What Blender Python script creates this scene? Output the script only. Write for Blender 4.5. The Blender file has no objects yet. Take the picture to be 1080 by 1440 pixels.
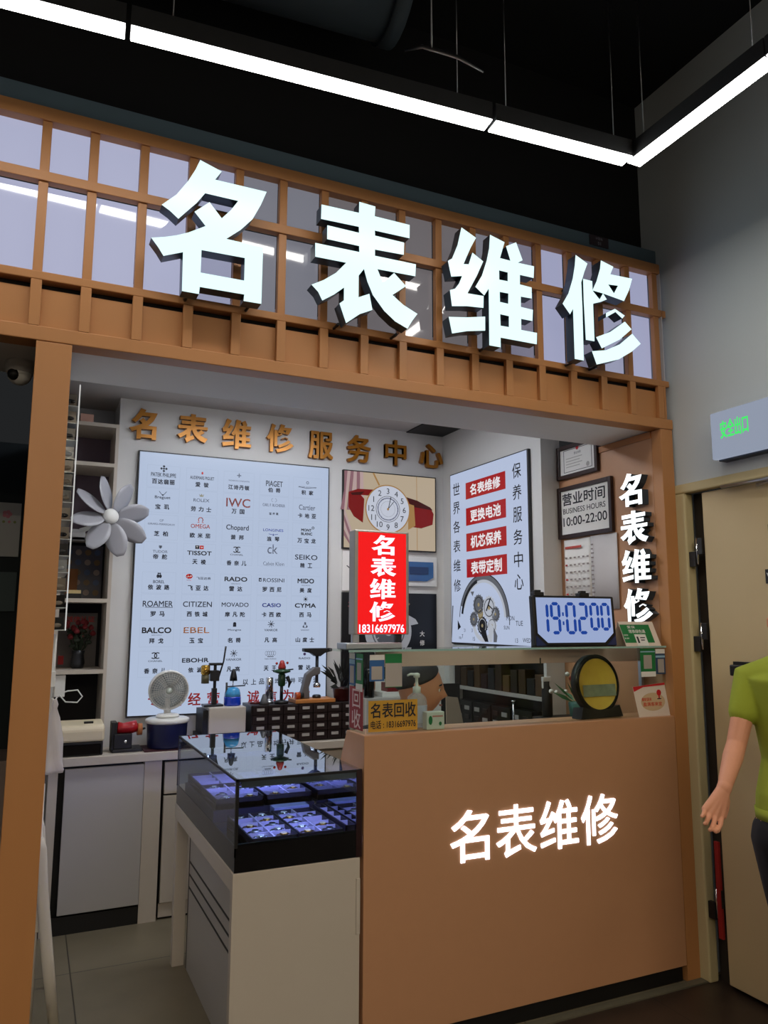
import bpy, bmesh, math, random
from mathutils import Vector, Matrix
random.seed(7)
SC = bpy.context.scene
COL = SC.collection
PI = math.pi

# ------------------------------------------------------------------ materials
def lin(c):
    """'#rrggbb' or (r,g,b) 0-255 -> linear rgb"""
    if isinstance(c, str):
        c = c.lstrip('#'); c = [int(c[i:i + 2], 16) for i in (0, 2, 4)]
    o = []
    for v in c:
        v /= 255.0
        o.append(v / 12.92 if v <= 0.04045 else ((v + 0.055) / 1.055) ** 2.4)
    return (*o, 1.0)

MATS = {}
def mat(name, col=(200, 200, 200), rough=0.6, metal=0.0, emit=None, es=0.0, coat=0.0, spec=0.5, noise=0.0, nscale=30.0, bump=0.0, alpha=1.0, stretch=None):
    if name in MATS: return MATS[name]
    m = bpy.data.materials.new(name); m.use_nodes = True
    nt = m.node_tree; p = nt.nodes['Principled BSDF']
    c = lin(col)
    p.inputs['Base Color'].default_value = c
    p.inputs['Roughness'].default_value = rough
    p.inputs['Metallic'].default_value = metal
    p.inputs['Specular IOR Level'].default_value = spec
    p.inputs['Coat Weight'].default_value = coat
    p.inputs['Coat Roughness'].default_value = 0.03
    p.inputs['Alpha'].default_value = alpha
    if emit is not None:
        p.inputs['Emission Color'].default_value = lin(emit)
        p.inputs['Emission Strength'].default_value = es
    if noise or bump:
        tc = nt.nodes.new('ShaderNodeTexCoord'); mp = nt.nodes.new('ShaderNodeMapping')
        if stretch: mp.inputs['Scale'].default_value = stretch
        nz = nt.nodes.new('ShaderNodeTexNoise'); nz.inputs['Scale'].default_value = nscale
        nz.inputs['Detail'].default_value = 5
        nt.links.new(tc.outputs['Object'], mp.inputs['Vector']); nt.links.new(mp.outputs[0], nz.inputs['Vector'])
        if noise:
            mx = nt.nodes.new('ShaderNodeMix'); mx.data_type = 'RGBA'
            mx.inputs[6].default_value = tuple(max(0, v * (1 - noise)) for v in c[:3]) + (1,)
            mx.inputs[7].default_value = tuple(min(1, v * (1 + noise)) for v in c[:3]) + (1,)
            nt.links.new(nz.outputs['Fac'], mx.inputs[0]); nt.links.new(mx.outputs[2], p.inputs['Base Color'])
        if bump:
            b = nt.nodes.new('ShaderNodeBump'); b.inputs['Strength'].default_value = bump; b.inputs['Distance'].default_value = 0.002
            nt.links.new(nz.outputs['Fac'], b.inputs['Height']); nt.links.new(b.outputs[0], p.inputs['Normal'])
    MATS[name] = m
    return m

def glow(name, col, s):
    """a lamp, back-lit face or painted glint: emits, with a plain glossy acrylic surface"""
    return mat(name, (22, 22, 22), 0.25, emit=col, es=s, spec=0.25)

def glass(name, tint=(235, 245, 240), refl_ior=1.5, rough=0.0):
    if name in MATS: return MATS[name]
    m = bpy.data.materials.new(name); m.use_nodes = True
    nt = m.node_tree; nt.nodes.remove(nt.nodes['Principled BSDF'])
    out = nt.nodes['Material Output']
    tr = nt.nodes.new('ShaderNodeBsdfTransparent'); tr.inputs[0].default_value = lin(tint)
    gl = nt.nodes.new('ShaderNodeBsdfGlossy'); gl.inputs['Roughness'].default_value = rough
    fr = nt.nodes.new('ShaderNodeFresnel'); fr.inputs['IOR'].default_value = refl_ior
    mx = nt.nodes.new('ShaderNodeMixShader')
    # a pane reflects once, where the ray meets its outer face; the far face only lets light out
    ge_ = nt.nodes.new('ShaderNodeNewGeometry'); iv = nt.nodes.new('ShaderNodeMath'); iv.operation = 'SUBTRACT'; iv.inputs[0].default_value = 1.0
    ml = nt.nodes.new('ShaderNodeMath'); ml.operation = 'MULTIPLY'
    nt.links.new(ge_.outputs['Backfacing'], iv.inputs[1]); nt.links.new(fr.outputs[0], ml.inputs[0]); nt.links.new(iv.outputs[0], ml.inputs[1])
    nt.links.new(ml.outputs[0], mx.inputs[0]); nt.links.new(tr.outputs[0], mx.inputs[1]); nt.links.new(gl.outputs[0], mx.inputs[2])
    nt.links.new(mx.outputs[0], out.inputs[0])
    MATS[name] = m
    return m

def tile_mat(name, c1, c2, scale, rough, mortar=(60, 55, 45), bw=0.8, rh=0.8):
    m = bpy.data.materials.new(name); m.use_nodes = True
    nt = m.node_tree; p = nt.nodes['Principled BSDF']
    tc = nt.nodes.new('ShaderNodeTexCoord'); mp = nt.nodes.new('ShaderNodeMapping')
    mp.inputs['Location'].default_value = (0.535, 0.1, 0)
    br = nt.nodes.new('ShaderNodeTexBrick'); br.offset = 0.0
    br.inputs['Color1'].default_value = lin(c1); br.inputs['Color2'].default_value = lin(c1)
    br.inputs['Mortar'].default_value = lin(mortar); br.inputs['Scale'].default_value = 1.0
    br.inputs['Mortar Size'].default_value = 0.003; br.inputs['Brick Width'].default_value = bw; br.inputs['Row Height'].default_value = rh
    nz = nt.nodes.new('ShaderNodeTexNoise'); nz.inputs['Scale'].default_value = scale; nz.inputs['Detail'].default_value = 8
    mx = nt.nodes.new('ShaderNodeMix'); mx.data_type = 'RGBA'; mx.blend_type = 'MULTIPLY'; mx.inputs[0].default_value = 1.0
    rp = nt.nodes.new('ShaderNodeMapRange'); rp.inputs['To Min'].default_value = c2; rp.inputs['To Max'].default_value = 1.15
    nt.links.new(tc.outputs['Object'], mp.inputs[0]); nt.links.new(mp.outputs[0], br.inputs['Vector'])
    nt.links.new(tc.outputs['Object'], nz.inputs['Vector']); nt.links.new(nz.outputs['Fac'], rp.inputs[0])
    nt.links.new(br.outputs['Color'], mx.inputs[6]); nt.links.new(rp.outputs[0], mx.inputs[7])
    nt.links.new(mx.outputs[2], p.inputs['Base Color']); p.inputs['Roughness'].default_value = rough
    MATS[name] = m
    return m

# ------------------------------------------------------------------ scene graph helpers
def tag(o, label=None, cat=None, group=None, kind=None):
    if label: o['label'] = label
    if cat: o['category'] = cat
    if group: o['group'] = group
    if kind: o['kind'] = kind
    return o

def thing(name, label, cat, loc=(0, 0, 0), rot=(0, 0, 0), group=None, kind=None):
    o = bpy.data.objects.new(name, None); COL.objects.link(o)
    o.empty_display_size = 0.05
    o.location = loc; o.rotation_euler = rot
    return tag(o, label, cat, group, kind)

def root_of(o):
    while o.parent: o = o.parent
    return o

def facing_glass(name, tint=(206, 222, 218), lo=.06, hi=.95, power=1.5):
    """coated glass whose reflection rises towards grazing angles"""
    m = bpy.data.materials.new(name); m.use_nodes = True
    nt = m.node_tree; nt.nodes.remove(nt.nodes['Principled BSDF'])
    out = nt.nodes['Material Output']
    tr = nt.nodes.new('ShaderNodeBsdfTransparent'); tr.inputs[0].default_value = lin(tint)
    gl = nt.nodes.new('ShaderNodeBsdfGlossy'); gl.inputs['Roughness'].default_value = 0.0
    lw = nt.nodes.new('ShaderNodeLayerWeight'); lw.inputs['Blend'].default_value = 0.5
    pw_ = nt.nodes.new('ShaderNodeMath'); pw_.operation = 'POWER'; pw_.inputs[1].default_value = power
    mr = nt.nodes.new('ShaderNodeMapRange'); mr.inputs['To Min'].default_value = lo; mr.inputs['To Max'].default_value = hi
    mx = nt.nodes.new('ShaderNodeMixShader')
    nt.links.new(lw.outputs['Facing'], pw_.inputs[0]); nt.links.new(pw_.outputs[0], mr.inputs[0])
    ge_ = nt.nodes.new('ShaderNodeNewGeometry'); iv = nt.nodes.new('ShaderNodeMath'); iv.operation = 'SUBTRACT'; iv.inputs[0].default_value = 1.0
    ml = nt.nodes.new('ShaderNodeMath'); ml.operation = 'MULTIPLY'
    nt.links.new(ge_.outputs['Backfacing'], iv.inputs[1]); nt.links.new(mr.outputs[0], ml.inputs[0]); nt.links.new(iv.outputs[0], ml.inputs[1]); nt.links.new(ml.outputs[0], mx.inputs[0])
    nt.links.new(tr.outputs[0], mx.inputs[1]); nt.links.new(gl.outputs[0], mx.inputs[2]); nt.links.new(mx.outputs[0], out.inputs[0])
    MATS[name] = m
    return m

class B:
    """collects shapes (world coordinates, or thing-local with local=True) into ONE mesh object"""
    def __init__(s): s.bm = bmesh.new(); s.mats = []; s.smooth = False
    def mi(s, m):
        if m not in s.mats: s.mats.append(m)
        return s.mats.index(m)
    def _fin(s, faces, m, sm=False):
        i = s.mi(m) if m else 0
        for f in faces:
            f.material_index = i; f.smooth = sm
    def box(s, x0, y0, z0, x1, y1, z1, m=None, mtx=None):
        x0, x1 = min(x0, x1), max(x0, x1); y0, y1 = min(y0, y1), max(y0, y1); z0, z1 = min(z0, z1), max(z0, z1)
        vs = [s.bm.verts.new(p) for p in ((x0, y0, z0), (x1, y0, z0), (x1, y1, z0), (x0, y1, z0), (x0, y0, z1), (x1, y0, z1), (x1, y1, z1), (x0, y1, z1))]
        fs = [s.bm.faces.new([vs[i] for i in q]) for q in ((3, 2, 1, 0), (4, 5, 6, 7), (0, 1, 5, 4), (1, 2, 6, 5), (2, 3, 7, 6), (3, 0, 4, 7))]
        if mtx: bmesh.ops.transform(s.bm, matrix=mtx, verts=vs)
        s._fin(fs, m); return s
    def tube(s, pts, radii, m=None, n=12, caps=True, sm=True, sy=1.0, up=None):
        """lofted tube along pts; radii a number or one per point; sy squashes the section along its second axis"""
        pts = [Vector(p) for p in pts]
        if not hasattr(radii, '__len__'): radii = [radii] * len(pts)
        rings = []; prev = Vector(up) if up else None
        for i, p in enumerate(pts):
            d = (pts[min(i + 1, len(pts) - 1)] - pts[max(i - 1, 0)])
            if d.length < 1e-9: d = Vector((0, 0, 1))
            d.normalize()
            if prev is None: prev = Vector((0, 0, 1)) if abs(d.z) < 0.9 else Vector((1, 0, 0))
            a = (prev - d * prev.dot(d))
            if a.length < 1e-6: a = d.orthogonal()
            a.normalize(); prev = a; b = d.cross(a)
            r = radii[i]
            rings.append([s.bm.verts.new(p + a * (r * math.cos(t)) + b * (r * sy * math.sin(t))) for t in (2 * PI * k / n for k in range(n))])
        fs = []
        for i in range(len(rings) - 1):
            for k in range(n):
                fs.append(s.bm.faces.new((rings[i][k], rings[i][(k + 1) % n], rings[i + 1][(k + 1) % n], rings[i + 1][k])))
        cf = []
        if caps:
            cf = [s.bm.faces.new(rings[0][::-1]), s.bm.faces.new(rings[-1])]
        s._fin(fs, m, sm); s._fin(cf, m, False); return s
    def ball(s, c, r, m=None, seg=16, rings=10, sc=(1, 1, 1)):
        mt = Matrix.Translation(Vector(c)) @ Matrix.Diagonal((r * sc[0], r * sc[1], r * sc[2], 1))
        g = bmesh.ops.create_uvsphere(s.bm, u_segments=seg, v_segments=rings, radius=1, matrix=mt)
        s._fin({f for v in g['verts'] for f in v.link_faces}, m, True); return s
    def lathe(s, prof, c=(0, 0, 0), axis='z', m=None, n=28, sm=True, mtx=None, caps=True):
        """prof: (radius, height) list, turned about an axis through c"""
        rings = []; new = []
        for r, h in prof:
            ring = []
            for k in range(n):
                t = 2 * PI * k / n; u, v = r * math.cos(t), r * math.sin(t)
                p = {'z': (u, v, h), 'y': (u, h, -v), 'x': (h, u, v)}[axis]
                vv = s.bm.verts.new(Vector(c) + Vector(p)); ring.append(vv); new.append(vv)
            rings.append(ring)
        fs = []
        for i in range(len(rings) - 1):
            for k in range(n):
                fs.append(s.bm.faces.new((rings[i][k], rings[i][(k + 1) % n], rings[i + 1][(k + 1) % n], rings[i + 1][k])))
        if caps: cf = [s.bm.faces.new(rings[0][::-1]), s.bm.faces.new(rings[-1])]
        else: cf = []
        if mtx: bmesh.ops.transform(s.bm, matrix=mtx, verts=new)
        s._fin(fs, m, sm); s._fin(cf, m, False); return s
    def prism(s, poly, a0, a1, axis='y', m=None):
        """2-D polygon extruded along an axis: axis y -> poly in (x,z); x -> (y,z); z -> (x,y)"""
        def P(q, a): return {'y': (q[0], a, q[1]), 'x': (a, q[0], q[1]), 'z': (q[0], q[1], a)}[axis]
        A = [s.bm.verts.new(P(q, a0)) for q in poly]; Bv = [s.bm.verts.new(P(q, a1)) for q in poly]
        n = len(poly); fs = [s.bm.faces.new(A), s.bm.faces.new(Bv[::-1])]
        for i in range(n): fs.append(s.bm.faces.new((A[i], Bv[i], Bv[(i + 1) % n], A[(i + 1) % n])))
        s._fin(fs, m); return s
    def quadgrid(s, f, nu, nv, m=None, sm=True):
        g = [[s.bm.verts.new(f(i / nu, j / nv)) for j in range(nv + 1)] for i in range(nu + 1)]
        fs = [s.bm.faces.new((g[i][j], g[i + 1][j], g[i + 1][j + 1], g[i][j + 1])) for i in range(nu) for j in range(nv)]
        s._fin(fs, m, sm); return s
    def build(s, name, parent=None, m=None, bevel=0.0, local=False, recalc=True, label=None, solid=0.0, kind=None):
        if recalc: bmesh.ops.recalc_face_normals(s.bm, faces=s.bm.faces)
        if m and not s.mats: s.mats = [m]
        me = bpy.data.meshes.new(name); s.bm.to_mesh(me); s.bm.free()
        for q in s.mats: me.materials.append(q)
        o = bpy.data.objects.new(name, me); COL.objects.link(o)
        if parent is not None:
            o.parent = parent
            if not local:
                r = root_of(parent)
                me.transform(Matrix.Translation(-Vector(r.location)))
        if solid:
            md = o.modifiers.new('thickness', 'SOLIDIFY'); md.thickness = solid; md.offset = 0
        if bevel:
            md = o.modifiers.new('bevel', 'BEVEL'); md.width = bevel; md.segments = 2; md.limit_method = 'ANGLE'; md.angle_limit = 0.7
            md.harden_normals = False
        if label: o['label'] = label
        if kind: o['kind'] = kind
        return o

def copy_tree(o, parent=None):
    c = o.copy(); COL.objects.link(c)
    if parent is not None: c.parent = parent
    for ch in list(o.children): copy_tree(ch, c)
    return c

# ------------------------------------------------------------------ lettering
_tc = {}
def text_geo(body, off=0.0):
    k = (body, off)
    if k not in _tc:
        cu = bpy.data.curves.new('lettering', 'FONT'); cu.body = body; cu.size = 1.0; cu.offset = off; cu.resolution_u = 3
        ob = bpy.data.objects.new('lettering', cu); me = bpy.data.meshes.new_from_object(ob)
        vs = [(v.co.x, v.co.y) for v in me.vertices]; fs = [tuple(p.vertices) for p in me.polygons]
        bpy.data.objects.remove(ob); bpy.data.curves.remove(cu); bpy.data.meshes.remove(me)
        _tc[k] = (vs, fs)
    return _tc[k]
def glyph_geo(ch):
    k = ('#', ch)
    if k not in _tc:
        cu = bpy.data.curves.new('lettering', 'CURVE'); cu.dimensions = '2D'; cu.fill_mode = 'BOTH'
        for lp in GLYPH[ch][1]:
            sp = cu.splines.new('POLY'); sp.points.add(len(lp) - 1)
            for q, p in zip(sp.points, lp): q.co = (p[0], p[1], 0, 1)
            sp.use_cyclic_u = True
        ob = bpy.data.objects.new('lettering', cu); me = bpy.data.meshes.new_from_object(ob)
        bm = bmesh.new(); bm.from_mesh(me); bmesh.ops.remove_doubles(bm, verts=bm.verts, dist=1e-5)
        bm.verts.index_update()
        vs = [(v.co.x, v.co.y) for v in bm.verts]; fs = [tuple(v.index for v in f.verts) for f in bm.faces]
        bm.free(); bpy.data.objects.remove(ob); bpy.data.curves.remove(cu); bpy.data.meshes.remove(me)
        _tc[k] = (vs, fs)
    return _tc[k]

class Art(B):
    """flat graphics and lettering on a wall plane. plane 'Y': u = x; plane 'X': u = y (falling to the right); v = z; w = distance in front of it"""
    def __init__(s, plane='Y', d=0.0): B.__init__(s); s.plane = plane; s.d = d
    def P(s, u, v, w):
        return (u, s.d - w, v) if s.plane == 'Y' else (s.d - w, u, v)
    def geo(s, g, box, m, w=0.001, depth=0.0, side=None):
        vs, fs = g
        if not vs: return s
        xs = [p[0] for p in vs]; ys = [p[1] for p in vs]
        x0, x1, y0, y1 = min(xs), max(xs), min(ys), max(ys)
        u0, v0, u1, v1 = box
        fx = (u1 - u0) / max(1e-6, x1 - x0); fy = (v1 - v0) / max(1e-6, y1 - y0)
        T = [(u0 + (x - x0) * fx, v0 + (y - y0) * fy) for x, y in vs]
        F = [s.bm.verts.new(s.P(u, v, w)) for u, v in T]
        nf = []
        for f in fs:
            try: nf.append(s.bm.faces.new([F[i] for i in f]))
            except ValueError: pass
        s._fin(nf, m)
        if depth:
            K = [s.bm.verts.new(s.P(u, v, w - depth)) for u, v in T]
            cnt = {}
            for f in fs:
                for a, b in zip(f, f[1:] + f[:1]):
                    cnt[(a, b)] = 1
            sd = []
            for (a, b) in list(cnt):
                if (b, a) not in cnt:
                    sd.append(s.bm.faces.new((F[b], F[a], K[a], K[b])))
            bk = []
            for f in fs:
                try: bk.append(s.bm.faces.new([K[i] for i in f][::-1]))
                except ValueError: pass
            s._fin(sd + bk, side or m)
        return s
    def text(s, body, box, m, w=0.001, off=0.0, depth=0.0, side=None):
        """off > 0 thickens the strokes by that share of the lettering height"""
        g = text_geo(body)
        if off <= 0: return s.geo(g, box, m, w, depth, side)
        u0, v0, u1, v1 = box; nl = body.count('\n') + 1; d = off * abs(v1 - v0) / nl; sg = 1 if u1 > u0 else -1
        for k, (p, q) in enumerate(((-1, -1), (1, -1), (1, 1), (-1, 1))):
            s.geo(g, (u0 + sg * d * (1 + p), v0 + d * (1 + q), u1 - sg * d * (1 - p), v1 - d * (1 - q)), m, w + k * 2e-5, depth, side)
        return s
    def line(s, body, u, v, h, m, w=0.001, off=0.0, maxw=None, align='c'):
        """lettering of cap height h centred at u,v"""
        vs, fs = text_geo(body)
        xs = [p[0] for p in vs]; ys = [p[1] for p in vs]
        wd = (max(xs) - min(xs)) * h / (max(ys) - min(ys))
        if maxw and wd > maxw: wd = maxw
        sg = 1 if s.plane == 'Y' else -1
        u0 = u - sg * wd / 2 if align == 'c' else u
        return s.geo((vs, fs), (u0, v - h / 2, u0 + sg * wd, v + h / 2), m, w)
    def glyph(s, ch, box, m, w=0.001, depth=0.0, side=None): return s.geo(glyph_geo(ch), box, m, w, depth, side)
    def poly(s, pts, m, w=0.001):
        f = s.bm.faces.new([s.bm.verts.new(s.P(u, v, w)) for u, v in pts]); s._fin([f], m); return s
    def rect(s, u0, v0, u1, v1, m, w=0.001): return s.poly([(u0, v0), (u1, v0), (u1, v1), (u0, v1)], m, w)
    def disc(s, u, v, r, m, w=0.001, n=32, ry=None):
        ry = ry or r
        return s.poly([(u + r * math.cos(2 * PI * k / n), v + ry * math.sin(2 * PI * k / n)) for k in range(n)], m, w)
    def ring(s, u, v, r0, r1, m, w=0.001, a0=0.0, a1=360.0, n=36, k=1.0):
        """annulus or arc between radii r0, r1; k squashes it sideways"""
        A = [math.radians(a0 + (a1 - a0) * i / n) for i in range(n + 1)]
        for a, b in zip(A, A[1:]):
            s.poly([(u + k * r * math.cos(t), v + r * math.sin(t)) for r, t in ((r0, a), (r1, a), (r1, b), (r0, b))], m, w)
        return s
    def stroke(s, pts, wd, m, w=0.001):
        for (a, b), (c, d) in zip(pts, pts[1:]):
            L = math.hypot(c - a, d - b) or 1e-9; nx, ny = -(d - b) / L * wd / 2, (c - a) / L * wd / 2
            s.poly([(a + nx, b + ny), (a - nx, b - ny), (c - nx, d - ny), (c + nx, d + ny)], m, w)
        return s
    def build(s, name, parent=None, **k):
        k.setdefault('recalc', False)
        return B.build(s, name, parent, **k)

GLYPH = {
 '名': ((0.304,2.696),[[(0.157,0.509),(0.236,0.485),(0.213,0.447),(0.406,0.448),(0.385,0.39),(0.355,0.326),(0.312,0.274),(0.261,0.228),(0.398,0.225),(0.397,0.005),(0.331,0.004),(0.333,0.029),(0.173,0.027),(0.171,0.0),(0.112,0.0),(0.11,0.144),(0.044,0.116),(0.025,0.144),(0.0,0.174),(0.045,0.187),(0.085,0.202),(0.126,0.222),(0.185,0.26),(0.144,0.305),(0.196,0.355),(0.242,0.303),(0.275,0.344),(0.3,0.385),(0.179,0.385),(0.151,0.341),(0.123,0.307),(0.089,0.265),(0.059,0.288),(0.03,0.304),(0.079,0.355),(0.118,0.418),(0.142,0.468)],[(0.174,0.166),(0.331,0.169),(0.331,0.082),(0.174,0.081)]]),
 '表': ((0.893,2.685),[[(0.193,0.512),(0.263,0.509),(0.26,0.467),(0.416,0.466),(0.415,0.408),(0.261,0.406),(0.262,0.385),(0.391,0.384),(0.389,0.331),(0.262,0.326),(0.262,0.3),(0.444,0.302),(0.441,0.25),(0.273,0.246),(0.297,0.194),(0.346,0.245),(0.399,0.2),(0.339,0.151),(0.386,0.119),(0.45,0.092),(0.426,0.058),(0.405,0.022),(0.351,0.043),(0.303,0.078),(0.254,0.134),(0.23,0.185),(0.215,0.235),(0.193,0.203),(0.193,0.114),(0.239,0.137),(0.252,0.073),(0.198,0.046),(0.142,0.0),(0.114,0.074),(0.132,0.09),(0.132,0.142),(0.09,0.105),(0.044,0.073),(0.027,0.104),(0.0,0.128),(0.048,0.156),(0.098,0.195),(0.14,0.245),(0.013,0.243),(0.012,0.299),(0.195,0.301),(0.194,0.326),(0.06,0.325),(0.06,0.382),(0.193,0.381),(0.192,0.406),(0.034,0.402),(0.035,0.462),(0.192,0.465)]]),
 '维': ((1.486,2.699),[[(0.067,0.498),(0.138,0.467),(0.112,0.419),(0.092,0.375),(0.075,0.336),(0.1,0.34),(0.119,0.396),(0.172,0.368),(0.139,0.297),(0.092,0.21),(0.171,0.213),(0.169,0.16),(0.089,0.153),(0.017,0.14),(0.008,0.208),(0.033,0.219),(0.052,0.245),(0.067,0.281),(0.015,0.268),(0.0,0.334),(0.02,0.349),(0.047,0.414)],[(0.001,0.091),(0.088,0.104),(0.177,0.123),(0.176,0.061),(0.087,0.044),(0.016,0.022)],[(0.208,0.497),(0.282,0.479),(0.257,0.401),(0.31,0.4),(0.289,0.462),(0.342,0.492),(0.374,0.416),(0.349,0.399),(0.434,0.4),(0.43,0.345),(0.358,0.345),(0.357,0.301),(0.418,0.299),(0.417,0.248),(0.36,0.246),(0.359,0.199),(0.422,0.197),(0.417,0.145),(0.359,0.145),(0.358,0.095),(0.44,0.095),(0.437,0.043),(0.252,0.043),(0.251,0.0),(0.195,0.0),(0.197,0.251),(0.174,0.216),(0.131,0.246),(0.164,0.302),(0.189,0.374),(0.203,0.435)],[(0.251,0.344),(0.295,0.343),(0.294,0.303),(0.251,0.302)],[(0.252,0.247),(0.296,0.248),(0.294,0.201),(0.252,0.202)],[(0.252,0.147),(0.296,0.146),(0.295,0.097),(0.253,0.096)]]),
 '修': ((2.069,2.699),[[(0.082,0.503),(0.148,0.475),(0.128,0.43),(0.109,0.377),(0.11,0.251),(0.107,0.008),(0.057,0.008),(0.057,0.241),(0.039,0.212),(0.0,0.255),(0.034,0.309),(0.061,0.384),(0.075,0.448)],[(0.12,0.396),(0.172,0.395),(0.172,0.108),(0.123,0.107),(0.119,0.293)],[(0.227,0.507),(0.3,0.491),(0.28,0.45),(0.411,0.454),(0.389,0.394),(0.355,0.333),(0.39,0.318),(0.444,0.308),(0.406,0.237),(0.356,0.262),(0.299,0.285),(0.245,0.255),(0.189,0.226),(0.172,0.281),(0.173,0.287),(0.213,0.302),(0.253,0.322),(0.232,0.347),(0.211,0.314),(0.171,0.35),(0.197,0.399),(0.221,0.466)],[(0.265,0.397),(0.323,0.402),(0.297,0.36)],[(0.301,0.27),(0.34,0.245),(0.283,0.204),(0.206,0.16),(0.18,0.206),(0.244,0.234)],[(0.355,0.233),(0.393,0.202),(0.319,0.14),(0.212,0.081),(0.182,0.129),(0.266,0.168)],[(0.396,0.181),(0.445,0.14),(0.388,0.093),(0.309,0.044),(0.179,0.0),(0.155,0.059),(0.236,0.076),(0.318,0.117)]]),
}
LETTER_PINS = {'名': ((0.14, 0.012), (0.365, 0.012), (0.10, 0.37), (0.36, 0.37)), '表': ((0.13, 0.012), (0.38, 0.012), (0.1, 0.37), (0.3, 0.37)),
               '维': ((0.21, 0.012), (0.07, 0.37), (0.21, 0.37), (0.36, 0.37)), '修': ((0.085, 0.012), (0.22, 0.012), (0.08, 0.37), (0.25, 0.37))}
# ------------------------------------------------------------------ palette
wood = mat('tan laminate', (186, 129, 78), 0.45, noise=0.05, nscale=14, stretch=(1, 1, 0.15))
wood_d = mat('tan laminate edge', (176, 114, 58), 0.5)
peach = mat('peach laminate', (192, 142, 104), 0.42, noise=0.03, nscale=20)
white_lam = mat('white laminate', (196, 186, 172), 0.4, noise=0.02, nscale=10)
white_wall = mat('off white paint', (214, 213, 211), 0.7, noise=0.02, nscale=8)
grey_lam = mat('pale grey laminate', (178, 174, 170), 0.45)
black = mat('black', (14, 13, 14), 0.5)
gloss_black = mat('gloss black', (10, 10, 12), 0.12)
void_black = mat('black painted void', (16, 17, 20), 0.9)
steel = mat('brushed steel', (190, 192, 196), 0.28, metal=1.0)
dark_steel = mat('dark steel', (70, 72, 76), 0.35, metal=1.0)
chrome = mat('chrome', (225, 225, 228), 0.08, metal=1.0)
brass = mat('brass', (190, 150, 70), 0.25, metal=1.0)
wht = mat('white plastic', (228, 228, 224), 0.35)
offwht = mat('ivory plastic', (222, 208, 176), 0.4)
paper = mat('white paper', (232, 230, 226), 0.8)
ink = mat('dark ink', (24, 26, 36), 0.7)
red_p = mat('red print', (196, 22, 32), 0.5)
green_p = mat('green print', (18, 120, 62), 0.5)
blue_p = mat('blue print', (40, 92, 150), 0.5)

# ------------------------------------------------------------------ the setting
def struct(name, bld, m=None, **k):
    return tag(bld.build(name, None, m, **k), kind='structure')

b = B(); b.box(-3.5, 2.70, -0.1, 3.2, 6.0, 0.0)
tile_mat('beige floor tile', (118, 108, 88), 0.75, 6, 0.35)
tag(b.build('floor', None, MATS['beige floor tile']), 'beige tiled floor inside the watch repair booth', None, kind='structure')
b = B(); b.box(-4.5, -5.0, -0.1, 3.2, 2.695, 0.0)
tile_mat('dark floor stone', (58, 46, 38), 0.55, 9, 0.4, (30, 26, 22), 0.6, 0.6)
tag(b.build('floor', None, MATS['dark floor stone']), 'dark brown stone floor of the mall passage', None, kind='structure')
b = B(); b.box(-0.03, 2.66, 0.0, 2.80, 2.699, 0.006)
struct('trim_1', b, mat('grey green stone strip', (96, 92, 76), 0.5, noise=0.25, nscale=60))
ceil_m = mat('black ceiling', (15, 16, 19), 0.92, noise=0.2, nscale=5)
b = B(); b.box(-4.5, -5.0, 4.3, 3.2, 2.95, 4.4); struct('ceiling', b, ceil_m)
b = B(); b.box(-4.5, 2.86, 3.43, 3.2, 2.98, 4.3); struct('wall_upper', b, void_black)
b = B(); b.box(-4.5, 2.765, 3.325, 2.80, 2.86, 3.435)
hw = struct('wall_header', b, mat('slate blue paint', (92, 112, 124), 0.8))
# right mall wall with the door opening y 1.62..2.715, z 0..2.205
greyp = mat('grey mall paint', (204, 211, 214), 0.75, noise=0.03, nscale=3)
b = B()
b.box(2.80, 2.715, 0, 3.0, 2.98, 4.3); b.box(2.80, 1.62, 2.205, 3.0, 2.715, 4.3); b.box(2.80, -5, 0, 3.0, 1.62, 4.3)
struct('wall_right', b, greyp)
# booth back wall (shelf niche at x .13-.415)
b = B()
b.box(0.415, 4.63, 0, 2.72, 4.98, 2.86); b.box(0.02, 4.63, 0, 0.13, 4.98, 2.86); b.box(0.13, 4.96, 0, 0.415, 4.99, 2.86)
b.box(0.13, 4.63, 0, 0.415, 4.96, 0.80)
struct('wall_back', b, white_wall)
# booth side wall carrying the lit service board: recess y 3.52..4.55, z .86..1.345
b = B()
b.box(2.588, 3.49, 1.345, 2.72, 4.63, 2.86); b.box(2.588, 3.49, 0, 2.72, 4.63, 0.86)
b.box(2.588, 3.49, 0.86, 2.72, 3.515, 1.345); b.box(2.588, 4.56, 0.86, 2.72, 4.63, 1.345); b.box(2.69, 3.515, 0.86, 2.72, 4.56, 1.345)
struct('wall_side', b, white_wall)
b = B(); b.box(2.711, 2.765, 0.0, 2.80, 3.488, 2.478)
tag(b.build('wall_panel', None, peach), kind='structure')
b = B(); b.box(2.705, 2.765, 2.445, 2.711, 3.488, 2.478); struct('trim_2', b, wood_d)
b = B(); b.box(0.02, 2.83, 0, 0.065, 4.63, 2.478); struct('wall_left', b, white_wall)
# soffit behind the fascia, its riser, and the booth ceiling
soff = mat('pale soffit paint', (232, 232, 232), 0.6)
b = B(); b.box(-3.2, 2.785, 2.482, 2.80, 3.125, 2.52); b.box(-3.2, 3.10, 2.52, 2.80, 3.125, 2.86); struct('ceiling', b, soff)
b = B(); b.box(0.02, 3.125, 2.86, 2.80, 4.99, 2.92)
struct('ceiling', b, mat('booth ceiling paint', (190, 186, 182), 0.8))
b = B(); b.box(2.30, 4.20, 2.852, 2.586, 4.628, 2.859); struct('black_corner_sheet', b, black)  # black sheet under the booth ceiling at the right back corner
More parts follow.
